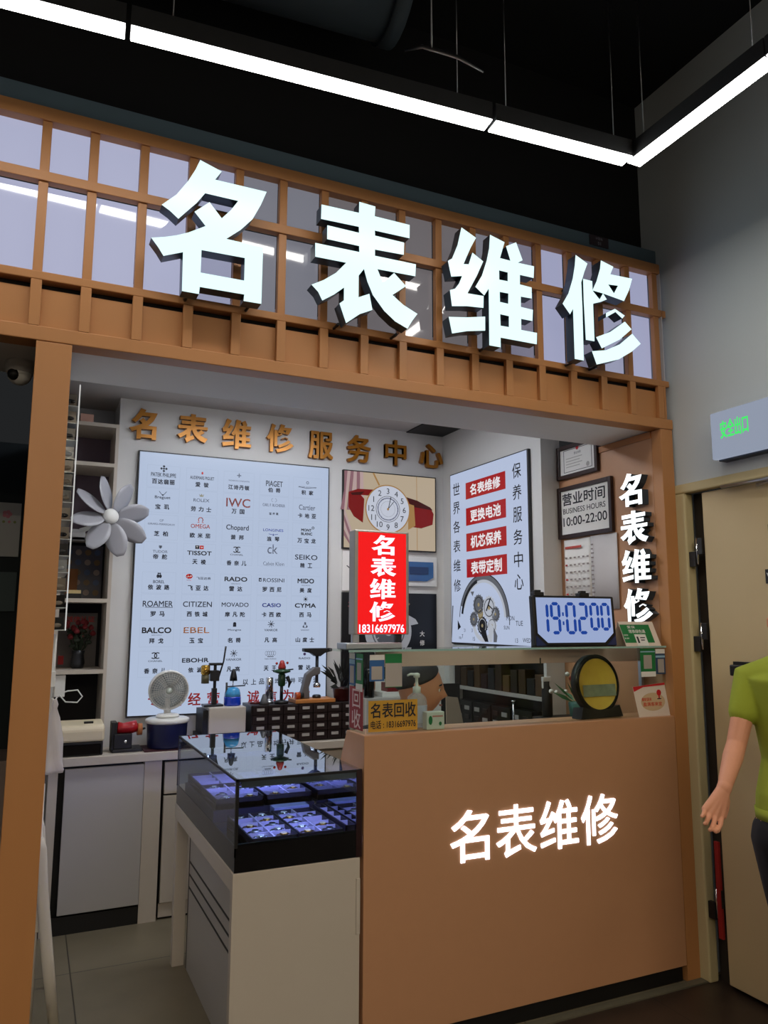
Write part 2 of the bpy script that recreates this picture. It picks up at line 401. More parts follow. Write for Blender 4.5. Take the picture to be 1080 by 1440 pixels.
# neighbouring dark unit left of the left pillar
b = B(); b.box(-3.2, 4.4, 0, 0.02, 4.5, 2.482)
struct('wall_left', b, mat('dark teal paint', (26, 36, 40), 0.8))
b = B(); b.box(0.005, 2.83, 0, 0.02, 4.4, 2.482)
struct('wall_left', b, mat('dark partition paint', (22, 26, 28), 0.85))
b = B(); b.box(-4.4, -5.1, 0, 3.0, -5.0, 4.3); struct('wall_front', b, mat('hall paint', (60, 58, 56), 0.8))

# ------------------------------------------------------------------ pillars and fascia
p = tag(B().box(-0.035, 2.70, 0, 0.077, 2.828, 2.478, wood).build('pillar', None, bevel=0.002),
        'tan wood laminate pillar at the left edge of the booth front', 'pillar', 'tan pillars of the booth front')
p = tag(B().box(2.711, 2.70, 0, 2.785, 2.764, 2.478, wood).build('pillar', None, bevel=0.002),
        'narrow tan wood pillar between the counter and the beige door frame', 'pillar', 'tan pillars of the booth front')

SL = [-0.047, 0.110, 0.282, 0.458, 0.634, 0.809, 0.983, 1.156, 1.329, 1.503, 1.675, 1.850, 2.026, 2.202, 2.378, 2.551, 2.727]
SLX = [-0.92, -0.745, -0.570, -0.395, -0.220] + SL
fa = thing('sign_fascia', 'tan lattice fascia over the booth with back-lit pale panels', 'shop fascia', (1.37, 2.74, 2.48))
XL, XR = -1.0, 2.757
B().box(XL, 2.70, 3.275, XR, 2.764, 3.325, wood).build('top_rail', fa, bevel=0.003)
B().box(XL, 2.70, 3.05, XR + 0.025, 2.735, 3.085, wood).build('middle_rail', fa, bevel=0.002)
B().box(XL, 2.70, 2.692, XR + 0.025, 2.764, 2.722, wood).build('lower_rail', fa, bevel=0.003)
B().box(XL, 2.70, 2.48, XR + 0.035, 2.783, 2.53, wood).build('bottom_rail', fa, bevel=0.003)
B().box(XL, 2.722, 2.53, XR, 2.74, 2.668, wood).build('recessed_board', fa)
B().box(XL, 2.745, 2.668, XR, 2.764, 2.692, void_black).build('shadow_gap', fa)
for x in SLX:
    B().box(x - 0.0175, 2.70, 2.53, x + 0.0175, 2.722, 2.692, wood).build('slat', fa, bevel=0.002)
    B().box(x - 0.0155, 2.708, 2.722, x + 0.0155, 2.735, 3.275, wood).build('mullion', fa, bevel=0.002)
B().box(XR - 0.012, 2.70, 2.53, XR, 2.764, 2.692, wood).build('end_cap', fa)
B().box(XR - 0.004, 2.70, 2.722, XR, 2.764, 3.275, mat('pale edge', (200, 200, 205), 0.5)).build('end_cap', fa)
LV = {'a': ((186, 190, 220), .72), 'b': ((176, 180, 210), .60), 'c': ((160, 162, 176), .42), 'd': ((150, 144, 148), .37),
      'e': ((150, 148, 172), .48), 'f': ((178, 182, 216), .66)}
seq = 'aaaaa' + 'aaaabccddddcefebfa'
xs = [XL] + SLX + [XR]
for k in range(len(xs) - 1):
    c, s_ = LV[seq[min(k, len(seq) - 1)]]
    m = mat('lit acrylic ' + seq[min(k, len(seq) - 1)], (70, 70, 74), 0.06, emit=c, es=s_, coat=0.6)
    x0 = xs[k] + (0.0155 if k else 0); x1 = xs[k + 1] - (0.0155 if k < len(xs) - 2 else 0)
    B().box(x0, 2.742, 3.085, x1, 2.748, 3.275, m).build('light_panel', fa)
    B().box(x0, 2.742, 2.722, x1, 2.748, 3.05, m).build('light_panel', fa)

# the four big channel letters
lit_face = glow('cold white letter face', (222, 255, 255), 1.06)
letter_side = mat('dark letter return', (62, 78, 92), 0.3, metal=0.4)
DESC = {'名': ('first', 'leftmost'), '表': ('second', ''), '维': ('third', ''), '修': ('fourth', 'rightmost')}
for ch in '名表维修':
    (gx, gz), _l = GLYPH[ch]
    w_ = max(q[0] for l in GLYPH[ch][1] for q in l); h_ = max(q[1] for l in GLYPH[ch][1] for q in l)
    a = Art('Y', 2.60); a.glyph(ch, (gx, gz, gx + w_, gz + h_), lit_face, 0.0, 0.055, letter_side)
    t = thing('channel_letter', 'huge glowing white character %s on the lattice fascia' % ch, 'sign letter', (gx + w_ / 2, 2.66, gz), group='large lit letters on the fascia')
    a.build('letter_body', t)
    for fx, fz in LETTER_PINS[ch]:
        s = B(); s.tube([(gx + fx, 2.65, gz + fz), (gx + fx, 2.7001, gz + fz)], 0.006, dark_steel, 8); s.build('standoff', t)

# ------------------------------------------------------------------ mall wall fittings
t = thing('unit_plate', 'small faint plate reading 1F 01 high on the dark header above the fascia', 'sign', (2.432, 2.765, 3.38))
B().box(2.375, 2.76, 3.38, 2.49, 2.767, 3.432, mat('dark plum plate', (52, 40, 48), 0.6)).build('plate', t)
a = Art('Y', 2.76); g_ = mat('faded grey lettering', (150, 150, 160), 0.7)
a.line('1F弱电', 2.432, 3.418, 0.014, g_); a.line('01', 2.432, 3.394, 0.017, g_); a.build('lettering', t)

# exit sign
t = thing('exit_sign', 'white back-lit sign box with green characters above the door', 'exit sign', (2.76, 2.2, 2.265))
B().box(2.72, 2.05, 2.268, 2.752, 2.413, 2.478, glow('dim exit sign face', (156, 166, 186), 0.72)).build('housing', t, bevel=0.004)
B().box(2.752, 2.05, 2.262, 2.80, 2.405, 2.47, dark_steel).build('mounting_back', t)
a = Art('X', 2.72); a.text('安全出口', (2.361, 2.352, 2.215, 2.432), glow('exit green', (70, 235, 110), 0.9), 0.001, 0.02)
a.build('lettering', t)

# door
beige = mat('beige door paint', (200, 178, 136), 0.5, noise=0.05, nscale=4)
beige_f = mat('beige frame paint', (200, 184, 140), 0.5)
d = thing('door_1', 'beige steel exit door with black hinges and a black push bar', 'door', (2.84, 2.1, 0), kind='structure')
b = B(); b.box(2.785, 2.648, 0, 2.84, 2.714, 2.16); b.box(2.785, 1.625, 2.16, 2.84, 2.714, 2.205); b.box(2.785, 1.625, 0, 2.84, 1.69, 2.16)
b.build('frame', d, beige_f, bevel=0.008)
B().box(2.86, 1.62, 0, 2.875, 2.66, 2.16, mat('dark rebate', (48, 38, 28), 0.8)).build('rebate', d)
B().box(2.815, 1.695, 0.02, 2.86, 2.572, 2.152, beige).build('leaf', d, bevel=0.004)
for z in (1.92, 1.53, 0.38):
    h = B().box(2.802, 2.575, z - 0.055, 2.815, 2.61, z + 0.02, black).box(2.795, 2.61, z - 0.11, 2.815, 2.647, z - 0.04, black).build('hinge', d, bevel=0.002)
    B().tube([(2.806, 2.606, z - 0.1), (2.806, 2.606, z + 0.02)], 0.006, chrome, 10).build('hinge_pin', h)
pb = B().box(2.765, 1.75, 1.325, 2.80, 2.43, 1.372, black).build('push_bar', d, bevel=0.005)
B().box(2.79, 1.75, 1.31, 2.815, 1.85, 1.385, dark_steel).build('bar_bracket', pb)
B().box(2.79, 2.34, 1.31, 2.815, 2.43, 1.385, black).build('bar_bracket', pb)
cl = B().box(2.76, 1.80, 2.09, 2.815, 2.02, 2.145, steel).build('door_closer', d, bevel=0.006)
B().tube([(2.775, 1.98, 2.148), (2.785, 2.43, 2.155)], 0.008, steel, 10).tube([(2.78, 2.05, 2.15), (2.79, 2.25, 2.135)], 0.007, steel, 10).build('closer_arm', cl)
a = Art('X', 2.815); a.line('12', 2.215, 1.95, 0.028, ink); a.build('number', d)
t2 = B().box(2.81, 2.13, 1.715, 2.815, 2.255, 1.775, black).build('notice_plate', d)
a = Art('X', 2.81); a.line('V', 2.235, 1.745, 0.03, paper); a.build('notice_lettering', t2)
B().box(2.80, 2.578, 0.20, 2.812, 2.60, 0.60, mat('red tape', (150, 24, 24), 0.6)).build('edge_tape', d)

# ------------------------------------------------------------------ hall lamps
tube_l = glow('led diffuser', (255, 251, 244), 20.0)
hall_l = glow('warm led diffuser', (255, 238, 212), 60.0)
alu = mat('aluminium extrusion', (120, 122, 126), 0.35, metal=0.8)
def lamp(p0, p1, label, z=3.3, w=0.065, group='linear hall lamps', wires=True, dm=tube_l):
    p0, p1 = Vector(p0), Vector(p1); dv = p1 - p0; L = dv.length; ang = math.atan2(dv.y, dv.x)
    t = thing('linear_lamp', label, 'ceiling lamp', ((p0.x + p1.x) / 2, (p0.y + p1.y) / 2, z), (0, 0, ang), group)
    B().box(-L / 2, -w / 2, 0.004, L / 2, w / 2, 0.07, alu).build('housing', t, local=True)
    B().box(-L / 2 + 0.002, -w / 2 + 0.002, 0.0, L / 2 - 0.002, w / 2 - 0.002, 0.004, dm).build('diffuser', t, local=True)
    if wires:
        for q in (-0.4, 0.4): B().tube([(q * L, 0, 0.07), (q * L, 0, 4.3 - z)], 0.002, steel, 6).build('suspension_wire', t, local=True)
    return t
dirx = (Vector((1.98, 2.067)) - Vector((-0.165, 2.222))).normalized()
A0 = Vector((1.98, 2.067))
def onx(x): return A0 - dirx * ((A0.x - x) / dirx.x)
lamp(onx(-1.10), onx(0.154), 'white glowing ceiling strip cut by the left picture edge')
lamp(onx(0.168), onx(1.377), 'longest white glowing ceiling strip over the fascia')
lamp(onx(1.391), onx(1.975), 'short white glowing ceiling strip ending at the corner of the lamp line')
lamp((2.012, 2.075), (2.012, 1.465), 'white glowing ceiling strip running along the grey wall toward the viewer')
lamp((2.012, 1.460), (2.012, -0.5), 'ceiling strip continuing past the right picture edge')
for y, n in ((-0.9, 'nearest'), (-2.4, 'second'), (-3.9, 'third')):
    lamp((-2.6, y), (1.9, y), 'long ceiling strip in the hall behind the viewer, %s to the booth' % n, dm=hall_l)
t = thing('ceiling_hanger', 'thin steel wire with a bent bracket hanging above the long lamp', 'hanger', (1.10, 2.02, 3.44))
B().tube([(1.10, 2.02, 3.44), (1.10, 2.02, 4.3)], 0.003, steel, 6).build('wire', t)
B().tube([(1.02, 2.06, 3.435), (1.07, 2.03, 3.445), (1.10, 2.02, 3.44), (1.18, 1.99, 3.415), (1.27, 1.97, 3.375)], [0.004, 0.008, 0.010, 0.008, 0.004], steel, 8, sy=0.3).build('bracket', t)
t = B().tube([(1.93, 1.2, 3.36), (1.93, 1.2, 4.3)], 0.003, steel, 6).build('hanging_wire', None)
tag(t, 'thin bare wire hanging in the dark above the right lamp', 'wire')
duct_m = mat('dark duct metal', (62, 72, 80), 0.6)
t = thing('ceiling_duct', 'large dark air duct under the black ceiling', 'duct', (0.7, 2.2, 4.0))
B().tube([(-0.4, 2.55, 4.05), (0.5, 2.5, 4.05), (1.15, 2.45, 4.05)], 0.2, duct_m, 24).build('duct_body', t)
B().tube([(0.3, 2.515, 4.05), (0.34, 2.51, 4.05)], 0.215, duct_m, 24).build('duct_collar', t)
B().tube([(1.13, 2.45, 4.05), (1.19, 2.445, 4.05)], 0.215, duct_m, 24).build('duct_collar', t)
# ------------------------------------------------------------------ counter
ct = thing('counter', 'tall peach laminate counter with glowing white characters on its front', 'counter', (1.94, 2.8, 0))
prof = [(2.70, 0.068), (2.70, 1.129), (2.875, 1.129), (3.02, 0.86), (3.02, 0.068)]
b = B(); b.prism(prof, 1.165, 2.708, 'x', peach); b.build('body', ct, bevel=0.002)
B().box(1.19, 2.72, 0, 2.70, 3.0, 0.068, black).build('toe_kick', ct)
lit2 = glow('counter letter face', (236, 240, 255), 3.2)
for ch, bx in zip('名表维修', ((1.529, .630, 1.703, .822), (1.737, .626, 1.928, .823), (1.948, .629, 2.140, .821), (2.158, .627, 2.352, .826))):
    a = Art('Y', 2.70); a.text(ch, bx, lit2, 0.004, 0.005, 0.004, lit2)
    a.build('lit_character', ct, label='glowing white character %s' % ch)

# ------------------------------------------------------------------ glass enclosure on the counter
pane = glass('thin pane', (240, 246, 243), 1.38)
shelf_glass = glass('shelf glass', (240, 249, 246), 1.5)
edge_g = mat('green glass edge', (150, 186, 178), 0.15, emit=(150, 190, 180), es=0.0)
ge = thing('glass_screen', 'glass screen box with a glass shelf standing on the counter', 'glass screen', (1.95, 2.8, 1.13))
B().box(1.190, 2.735, 1.13, 1.765, 2.739, 1.436, pane).build('front_pane', ge)
B().box(1.768, 2.735, 1.13, 2.700, 2.739, 1.436, pane).build('front_pane', ge)
B().box(1.178, 2.735, 1.13, 1.183, 2.885, 1.436, pane).build('side_pane', ge)
B().box(1.11, 2.728, 1.4365, 2.703, 2.93, 1.4445, shelf_glass).build('shelf', ge)
B().box(1.11, 2.7255, 1.4365, 2.703, 2.728, 1.4445, edge_g).build('shelf_edge', ge)
B().box(1.30, 2.895, 1.368, 2.703, 2.915, 1.435, mat('pinkish cream board', (240, 200, 188), 0.5)).build('support_rail', ge, bevel=0.002)
B().box(1.178, 2.87, 1.13, 1.192, 2.885, 1.436, steel).build('corner_post', ge)
B().box(2.685, 2.875, 1.13, 2.70, 2.895, 1.436, steel).build('corner_post', ge)
B().box(1.98, 2.915, 1.385, 2.03, 2.925, 1.425, offwht).build('rail_clip', ge)
B().box(2.0, 2.740, 1.365, 2.004, 2.744, 1.40, black).build('rail_pin', ge)

# stickers on the side pane (plane x = 1.178 seen from the left) and front pane
def side_art(): return Art('X', 1.1775)
def card(name, label, cat, plane, d, box, base, parts, group=None, thick=0.0015):
    """thin printed card; parts: callables drawing on the Art"""
    u0, v0, u1, v1 = box
    a = Art(plane, d)
    t = thing(name, label, cat, a.P((u0 + u1) / 2, v0, 0), group=group)
    c = Art(plane, d)
    P0 = c.P(u0, v0, 0); P1 = c.P(u1, v1, thick)
    bb = B().box(*P0, *P1, base).build('card', t)
    g = Art(plane, d)
    for f in parts: f(g)
    if g.bm.faces: g.build('print', t)
    else: g.bm.free()
    return t
blank = mat('pale code label', (172, 164, 156), 0.7)
def pay(cx0, v0, cx1, v1, frac=(0.15, 0.28, 0.85, 0.68)):
    return lambda g: g.rect(cx0 + (cx1 - cx0) * frac[0], v0 + (v1 - v0) * frac[1], cx0 + (cx1 - cx0) * frac[2], v0 + (v1 - v0) * frac[3], blank, 0.0025)
def strip(cx0, v0, cx1, v1, f0, f1, m, w=0.0022):
    return lambda g: g.rect(cx0, v0 + (v1 - v0) * f0, cx1, v0 + (v1 - v0) * f1, m, w)
paleb = mat('pale blue print', (150, 190, 214), 0.6)
bx = (2.88, 1.305, 2.822, 1.428)
card('payment_card', 'blue and white payment card on the left end pane of the glass screen', 'payment card', 'X', 1.1775, bx, blue_p,
     [strip(*bx, 0.82, 1, paper), strip(*bx, 0.66, 0.8, paleb), pay(*bx, (0.15, 0.06, 0.85, 0.6))], 'payment cards')
bx = (2.812, 1.285, 2.745, 1.428)
card('payment_card', 'green payment card with a white foot on the left end pane of the glass screen', 'payment card', 'X', 1.1775, bx, green_p,
     [strip(*bx, 0, 0.2, paper), strip(*bx, 0.84, 0.88, paleb), pay(*bx, (0.2, 0.3, 0.8, 0.76))], 'payment cards')
bx = (2.875, 1.14, 2.742, 1.30)
maroon = mat('faded maroon print', (150, 44, 50), 0.6)
pinkish = mat('pale pink lettering', (222, 196, 194), 0.6)
card('window_sticker', 'tall maroon sticker reading 回收 on the left end pane', 'sticker', 'X', 1.1775, bx, maroon,
     [lambda g: g.text('回', (2.842, 1.222, 2.765, 1.292), pinkish, 0.003, 0.01), lambda g: g.text('收', (2.848, 1.145, 2.76, 1.215), pinkish, 0.003, 0.01)])
bx = (1.200, 1.325, 1.262, 1.425)
card('payment_card', 'blue payment card with white heading taped behind the front pane', 'payment card', 'Y', 2.735, bx, blue_p,
     [strip(*bx, 0.8, 1, paper), pay(*bx, (0.12, 0.06, 0.85, 0.56))], 'payment cards')
bx = (1.266, 1.300, 1.338, 1.428)
card('payment_card', 'white payment card with a green band taped to the front pane beside the blue one', 'payment card', 'Y', 2.735, bx, green_p,
     [strip(*bx, 0.02, 0.72, blank)], 'payment cards')
yel = mat('mustard sign board', (196, 148, 44), 0.55)
bx = (1.196, 1.136, 1.405, 1.252)
card('recycling_sign', 'mustard yellow board reading 名表回收 behind the corner of the glass', 'sign', 'Y', 2.7345, bx, yel,
     [lambda g: g.text('名表回收', (1.204, 1.187, 1.397, 1.243), ink, 0.003, 0.012),
      lambda g: g.text('电话 : 18316697976', (1.205, 1.147, 1.397, 1.178), ink, 0.003, 0.008)])
bx = (2.552, 1.306, 2.640, 1.434)
card('payment_card', 'green payment card with white foot at the right end of the glass screen', 'payment card', 'Y', 2.735, bx, green_p,
     [strip(*bx, 0, 0.18, paper), strip(*bx, 0.86, 0.9, paleb), pay(*bx, (0.2, 0.28, 0.75, 0.76))], 'payment cards')
bx = (2.643, 1.316, 2.700, 1.430)
card('payment_card', 'navy payment card with white heading at the right end of the glass screen', 'payment card', 'Y', 2.735, bx, mat('navy print', (44, 70, 104), 0.5),
     [strip(*bx, 0.82, 1, paper), strip(*bx, 0.66, 0.74, paleb), pay(*bx, (0.2, 0.06, 0.85, 0.6))], 'payment cards')

# red and white leaning card, lower right
t = thing('leaning_card', 'white card with red band and red lettering leaning at the counter right end', 'card', (2.60, 2.724, 1.1295), (math.radians(-3), 0, 0))
B().prism([(-0.08, 0), (0.105, 0), (0.085, 0.148), (-0.105, 0.134)], -0.0015, 0, 'y', mat('cream card', (224, 210, 196), 0.6)).build('card', t, local=True)
a = Art('Y', -0.0015)
a.poly([(-0.105, 0.134), (-0.1, 0.112), (-0.045, 0.131), (0.086, 0.138), (0.085, 0.148)], red_p, 0.001)
tanp = mat('tan oval print', (206, 178, 140), 0.6)
a.disc(0.008, 0.065, 0.072, tanp, 0.0006, 32, 0.04)
orr = mat('orange red print', (206, 74, 48), 0.6)
a.text('聚财源来', (-0.058, 0.068, 0.0, 0.084), orr, 0.0012, 0.015); a.text('盈满客来宜', (-0.052, 0.046, 0.06, 0.064), orr, 0.0012, 0.015)
a.disc(0.046, 0.104, 0.014, red_p, 0.0012, 12); a.rect(0.042, 0.078, 0.05, 0.094, red_p, 0.0012); a.rect(0.034, 0.075, 0.058, 0.079, ink, 0.0012)
a.build('print', t, local=True)

# hand sanitiser, tissue box
t = thing('pump_bottle', 'clear hand sanitiser bottle with a white pump in front of the seated man', 'bottle', (1.452, 2.83, 1.1295))
b = B(); b.lathe([(0.038, 0.002), (0.042, 0.006), (0.042, 0.098), (0.038, 0.120), (0.019, 0.136), (0.013, 0.14)], (1.452, 2.83, 1.1295), m=mat('clear plastic', (226, 230, 238), .15, alpha=.32, coat=.5))
# keep the bottle inside the ledge
b.build('bottle_body', t)
B().lathe([(0.036, 0.004), (0.039, 0.008), (0.039, 0.075), (0.0, 0.076)], (1.452, 2.83, 1.1295), m=mat('sanitiser gel', (196, 204, 222), .2, alpha=.45)).build('gel', t)
lb = mat('lilac bottle label', (196, 198, 222), 0.5)
b = B()
b.quadgrid(lambda u, v: (1.452 + 0.0425 * math.sin(-1.0 + 2.0 * u), 2.83 - 0.0425 * math.cos(-1.0 + 2.0 * u), 1.150 + 0.07 * v), 12, 1, lb); b.build('bottle_label', t)
pm = B(); pm.lathe([(0.014, 0.136), (0.016, 0.138), (0.016, 0.160), (0.006, 0.164), (0.006, 0.196), (0.013, 0.198), (0.013, 0.212), (0.006, 0.216)], (1.452, 2.83, 1.1295), m=wht)
pm.tube([(1.452, 2.83, 1.339), (1.422, 2.827, 1.341), (1.408, 2.826, 1.336)], [0.006, 0.005, 0.004], wht, 8)
pm.build('pump', t)
t = thing('tissue_pack', 'small white tissue box with green leaf print beside the pump bottle', 'tissue box', (1.492, 2.762, 1.1295))
B().box(1.452, 2.743, 1.1295, 1.532, 2.782, 1.198, mat('white card box', (222, 224, 216), 0.6)).build('box', t, bevel=0.003)
a = Art('Y', 2.743); a.disc(1.468, 1.166, 0.009, green_p, 0.001, 10, 0.018); a.disc(1.512, 1.152, 0.007, green_p, 0.001, 8, 0.008)
a.rect(1.476, 1.178, 1.524, 1.184, mat('pink print', (200, 130, 120), 0.6), 0.001); a.build('print', t)

# round black-rimmed mirror
t = thing('round_mirror', 'round black-rimmed mirror with an amber concave face standing on the counter', 'mirror', (2.345, 2.79, 1.1295), (math.radians(-6), 0, math.radians(4)))
c0 = (0, 0, 0.147)
B().lathe([(0.112, -0.022), (0.130, -0.018), (0.132, 0.012), (0.10, 0.02), (0.001, 0.022)], c0, 'y', black, 48, caps=False).lathe([(0.131, -0.019), (0.123, -0.026), (0.113, -0.021)], c0, 'y', gloss_black, 48, caps=False).build('rim', t, local=True)
mm = mat('amber mirror face', (255, 188, 72), 0.3, coat=.4, noise=.35, nscale=14)
B().lathe([(0.1125, -0.0215), (0.085, -0.010), (0.05, -0.003), (0.001, 0.0)], c0, 'y', mm, 48, caps=False).build('mirror_face', t, local=True)
b = B(); b.prism([(-0.125, 0.0), (0.125, 0.0), (0.11, 0.05), (0.05, 0.035), (-0.05, 0.035), (-0.11, 0.05)], -0.028, 0.035, 'y', black); b.build('base', t, local=True)
mg = mat('grey green painted reflection', (150, 154, 128), 0.15, coat=.5, noise=.5, nscale=30)  # reflected scene painted as a grey-green band across the dish
b = B(); b.quadgrid(lambda u, v: ((-.098 + .196 * u), -0.0215 + .0185 * (1 - (2 * u - 1) ** 2) - .0055, c0[2] - .055 + .052 * v), 16, 3, mg); b.build('painted_reflection', t, local=True)

# clock
t = thing('digital_clock', 'digital clock with big blue segments reading 19:02 00 on the glass shelf', 'clock', (2.235, 2.80, 1.4445), (math.radians(-4), 0, math.radians(-2)))
B().box(-0.222, -0.018, 0.0, 0.222, 0.012, 0.225, black).build('case', t, local=True, bevel=0.006)
scr = glow('clock screen', (178, 196, 240), 0.62)
a = Art('Y', -0.018)
a.poly([(-0.205, 0.215), (-0.205, 0.058), (-0.155, 0.016), (0.155, 0.016), (0.205, 0.058), (0.205, 0.215)], scr, 0.001); a.build('screen', t, local=True)
seg_m = glow('clock segments', (24, 84, 196), 0.45)
def seg(a, ch, x, z, w, h, tk):
    on = {'0': 'abcdef', '1': 'bc', '2': 'abged', '9': 'abcdfg'}[ch]; q = h / 2
    S = {'a': ((x, z + h), (x + w, z + h)), 'g': ((x, z + q), (x + w, z + q)), 'd': ((x, z), (x + w, z)),
         'f': ((x, z + q), (x, z + h)), 'b': ((x + w, z + q), (x + w, z + h)), 'e': ((x, z), (x, z + q)), 'c': ((x + w, z), (x + w, z + q))}
    for k in on:
        (ax, az), (bx_, bz) = S[k]; g = tk * 0.12
        if k in 'agd': a.poly([(ax + g, az), (ax + g + tk / 2, az + tk / 2), (bx_ - g - tk / 2, bz + tk / 2), (bx_ - g, bz), (bx_ - g - tk / 2, bz - tk / 2), (ax + g + tk / 2, az - tk / 2)], seg_m, 0.002)
        else: a.poly([(ax, az + g), (ax + tk / 2, az + g + tk / 2), (ax + tk / 2, bz - g - tk / 2), (ax, bz - g), (ax - tk / 2, bz - g - tk / 2), (ax - tk / 2, az + g + tk / 2)], seg_m, 0.002)
a = Art('Y', -0.018)
for ch, x, z, w, h in (('1', -0.186, 0.060, 0.036, 0.128), ('9', -0.127, 0.060, 0.040, 0.128), ('0', -0.046, 0.060, 0.042, 0.128), ('2', 0.020, 0.060, 0.042, 0.128), ('0', 0.087, 0.076, 0.038, 0.112), ('0', 0.147, 0.076, 0.038, 0.112)):
    seg(a, ch, x, z, w, h, 0.015)
a.rect(-0.071, 0.094, -0.062, 0.110, seg_m, 0.002); a.rect(-0.071, 0.134, -0.062, 0.150, seg_m, 0.002)
a.build('digits', t, local=True)
for sx in (-1, 1):
    B().prism([(sx * 0.215, 0.004), (sx * 0.165, 0.004), (sx * 0.215, 0.048)], -0.022, -0.018, 'y', mat('navy corner', (30, 44, 92), 0.3)).build('corner', t, local=True)
for x in (-0.185, 0.06):
    B().box(x - 0.026, -0.02, 0.222, x + 0.026, 0.015, 0.240, black).box(x - 0.016, -0.012, 0.24, x + 0.016, 0.01, 0.25, black).build('clip', t, local=True, bevel=0.003)

# tent card
t = thing('tent_card', 'green and white folded tent card right of the clock on the glass shelf', 'card', (2.575, 2.80, 1.4445), (0, 0, math.radians(-3)))
cream = mat('cream card', (224, 210, 196), 0.6)
b = B()
b.prism([(-0.055, 0.0), (-0.0535, 0.0), (0.0, 0.108), (0.0535, 0.0), (0.055, 0.0), (0.0, 0.111)], -0.085, 0.115, 'x', cream)
b.build('card', t, local=True)
sl = math.atan2(0.111, 0.055)
a = Art('Y', 0.0)
a.rect(-0.083, 0.016, 0.085, 0.108, green_p, 0.0012)
a.text('爱保', (-0.045, 0.088, 0.0, 0.102), paper, 0.002, 0.012); a.text('理表绿色通', (-0.045, 0.064, 0.05, 0.082), paper, 0.002, 0.012)
a.rect(-0.02, 0.0, 0.045, 0.058, paper, 0.002); a.rect(-0.012, 0.014, -0.002, 0.046, ink, 0.0026)
a.rect(0.008, 0.038, 0.036, 0.043, ink, 0.0026); a.rect(0.008, 0.026, 0.03, 0.031, ink, 0.0026)
a.text('名表保修', (-0.08, 0.05, -0.055, 0.058), paper, 0.002, 0.01); a.text('放心保养', (-0.08, 0.034, -0.055, 0.042), paper, 0.002, 0.01)
for v in a.bm.verts:   # lay the print on the sloping front face
    w = -v.co.y; h = v.co.z
    v.co.y = -0.055 + h * math.cos(sl) - w * math.sin(sl); v.co.z = h * math.sin(sl) + w * math.cos(sl)
a.build('print', t, local=True)

# red light box sign on the glass shelf
t = thing('light_box', 'tall red light box with white characters standing on the glass shelf', 'light box sign', (1.30, 2.86, 1.4445))
B().box(1.13, 2.80, 1.4445, 1.372, 2.905, 1.468, steel).box(1.18, 2.86, 1.468, 1.21, 2.88, 1.502, steel).box(1.37, 2.86, 1.468, 1.40, 2.88, 1.502, dark_steel).build('stand', t, bevel=0.003)
B().box(1.180, 2.842, 1.500, 1.424, 2.905, 1.922, mat('silver frame', (176, 172, 166), 0.35, metal=0.7)).build('frame', t, bevel=0.004)
redl = glow('red lit face', (238, 14, 18), 0.95)
a = Art('Y', 2.842); a.rect(1.194, 1.503, 1.410, 1.914, redl, 0.001); a.build('lit_face', t)
wl = glow('white lit lettering', (244, 236, 255), 1.25)
a = Art('Y', 2.842)
for ch, bx in zip('名表维修', ((1.252, 1.822, 1.358, 1.905), (1.248, 1.733, 1.364, 1.814), (1.246, 1.643, 1.362, 1.726), (1.244, 1.552, 1.360, 1.633))):
    a.glyph(ch, bx, wl, 0.002)
a.text('18316697976', (1.200, 1.508, 1.401, 1.541), wl, 0.002, 0.02)
a.build('lettering', t)

# ------------------------------------------------------------------ right panel: letters, frames, calendar
pf = glow('panel letter face', (244, 252, 255), 1.6)
for ch, bx, w_ in zip('名表维修', ((2.961, 2.121, 2.797, 2.288), (2.962, 1.930, 2.771, 2.097), (2.960, 1.742, 2.764, 1.907), (2.958, 1.545, 2.765, 1.717)),
                  ('topmost', 'second', 'third', 'lowest')):
    t = thing('wall_letter', 'lit white character %s on the brown side panel, %s of the column' % (ch, w_), 'sign letter', (2.69, (bx[0] + bx[2]) / 2, bx[1]), group='lit letters on the side panel')
    a = Art('X', 2.67); a.glyph(ch, bx, pf, 0.0, 0.002, letter_side); a.build('letter_face', t)
    a = Art('X', 2.6725); a.glyph(ch, bx, letter_side, 0.0, 0.039); a.build('letter_return', t)
dark_frame = mat('dark wood frame', (44, 24, 22), 0.35)
def framed(name, label, cat, y0, y1, z0, z1, inner=paper, fw=0.022, art=None):
    t = thing(name, label, cat, (2.711, (y0 + y1) / 2, z0))
    x0, x1 = 2.690, 2.711
    b = B(); b.box(x0, y0, z0, x1, y0 - fw, z1, dark_frame); b.box(x0, y1, z0, x1, y1 + fw, z1, dark_frame)
    b.box(x0, y0 - fw, z0, x1, y1 + fw, z0 + fw, dark_frame); b.box(x0, y0 - fw, z1 - fw, x1, y1 + fw, z1, dark_frame)
    b.build('frame', t, bevel=0.002)
    B().box(2.702, y0 - fw, z0 + fw, 2.7095, y1 + fw, z1 - fw, inner).build('sheet', t)
    if art:
        a = Art('X', 2.702); art(a); a.build('print', t)
    return t
def cert(a):
    for q in ((3.43, 2.385, 3.19, 2.388), (3.43, 2.51, 3.19, 2.513), (3.43, 2.385, 3.426, 2.513), (3.194, 2.385, 3.19, 2.513)): a.rect(*q, ink, 0.001)
    a.line('营业执照', 3.31, 2.485, 0.014, ink); a.disc(3.31, 2.512, 0.012, red_p, 0.0015, 16)
    fx = mat('faint print', (176, 172, 168), 0.8)
    for k in range(4): a.rect(3.41, 2.46 - k * 0.016, 3.27 + 0.02 * (k % 2), 2.464 - k * 0.016, fx, 0.001)
    a.disc(3.225, 2.405, 0.014, fx, 0.001, 16)
framed('framed_licence', 'dark framed licence, the upper frame on the brown side panel', 'framed paper', 3.484, 3.140, 2.350, 2.540, art=cert)
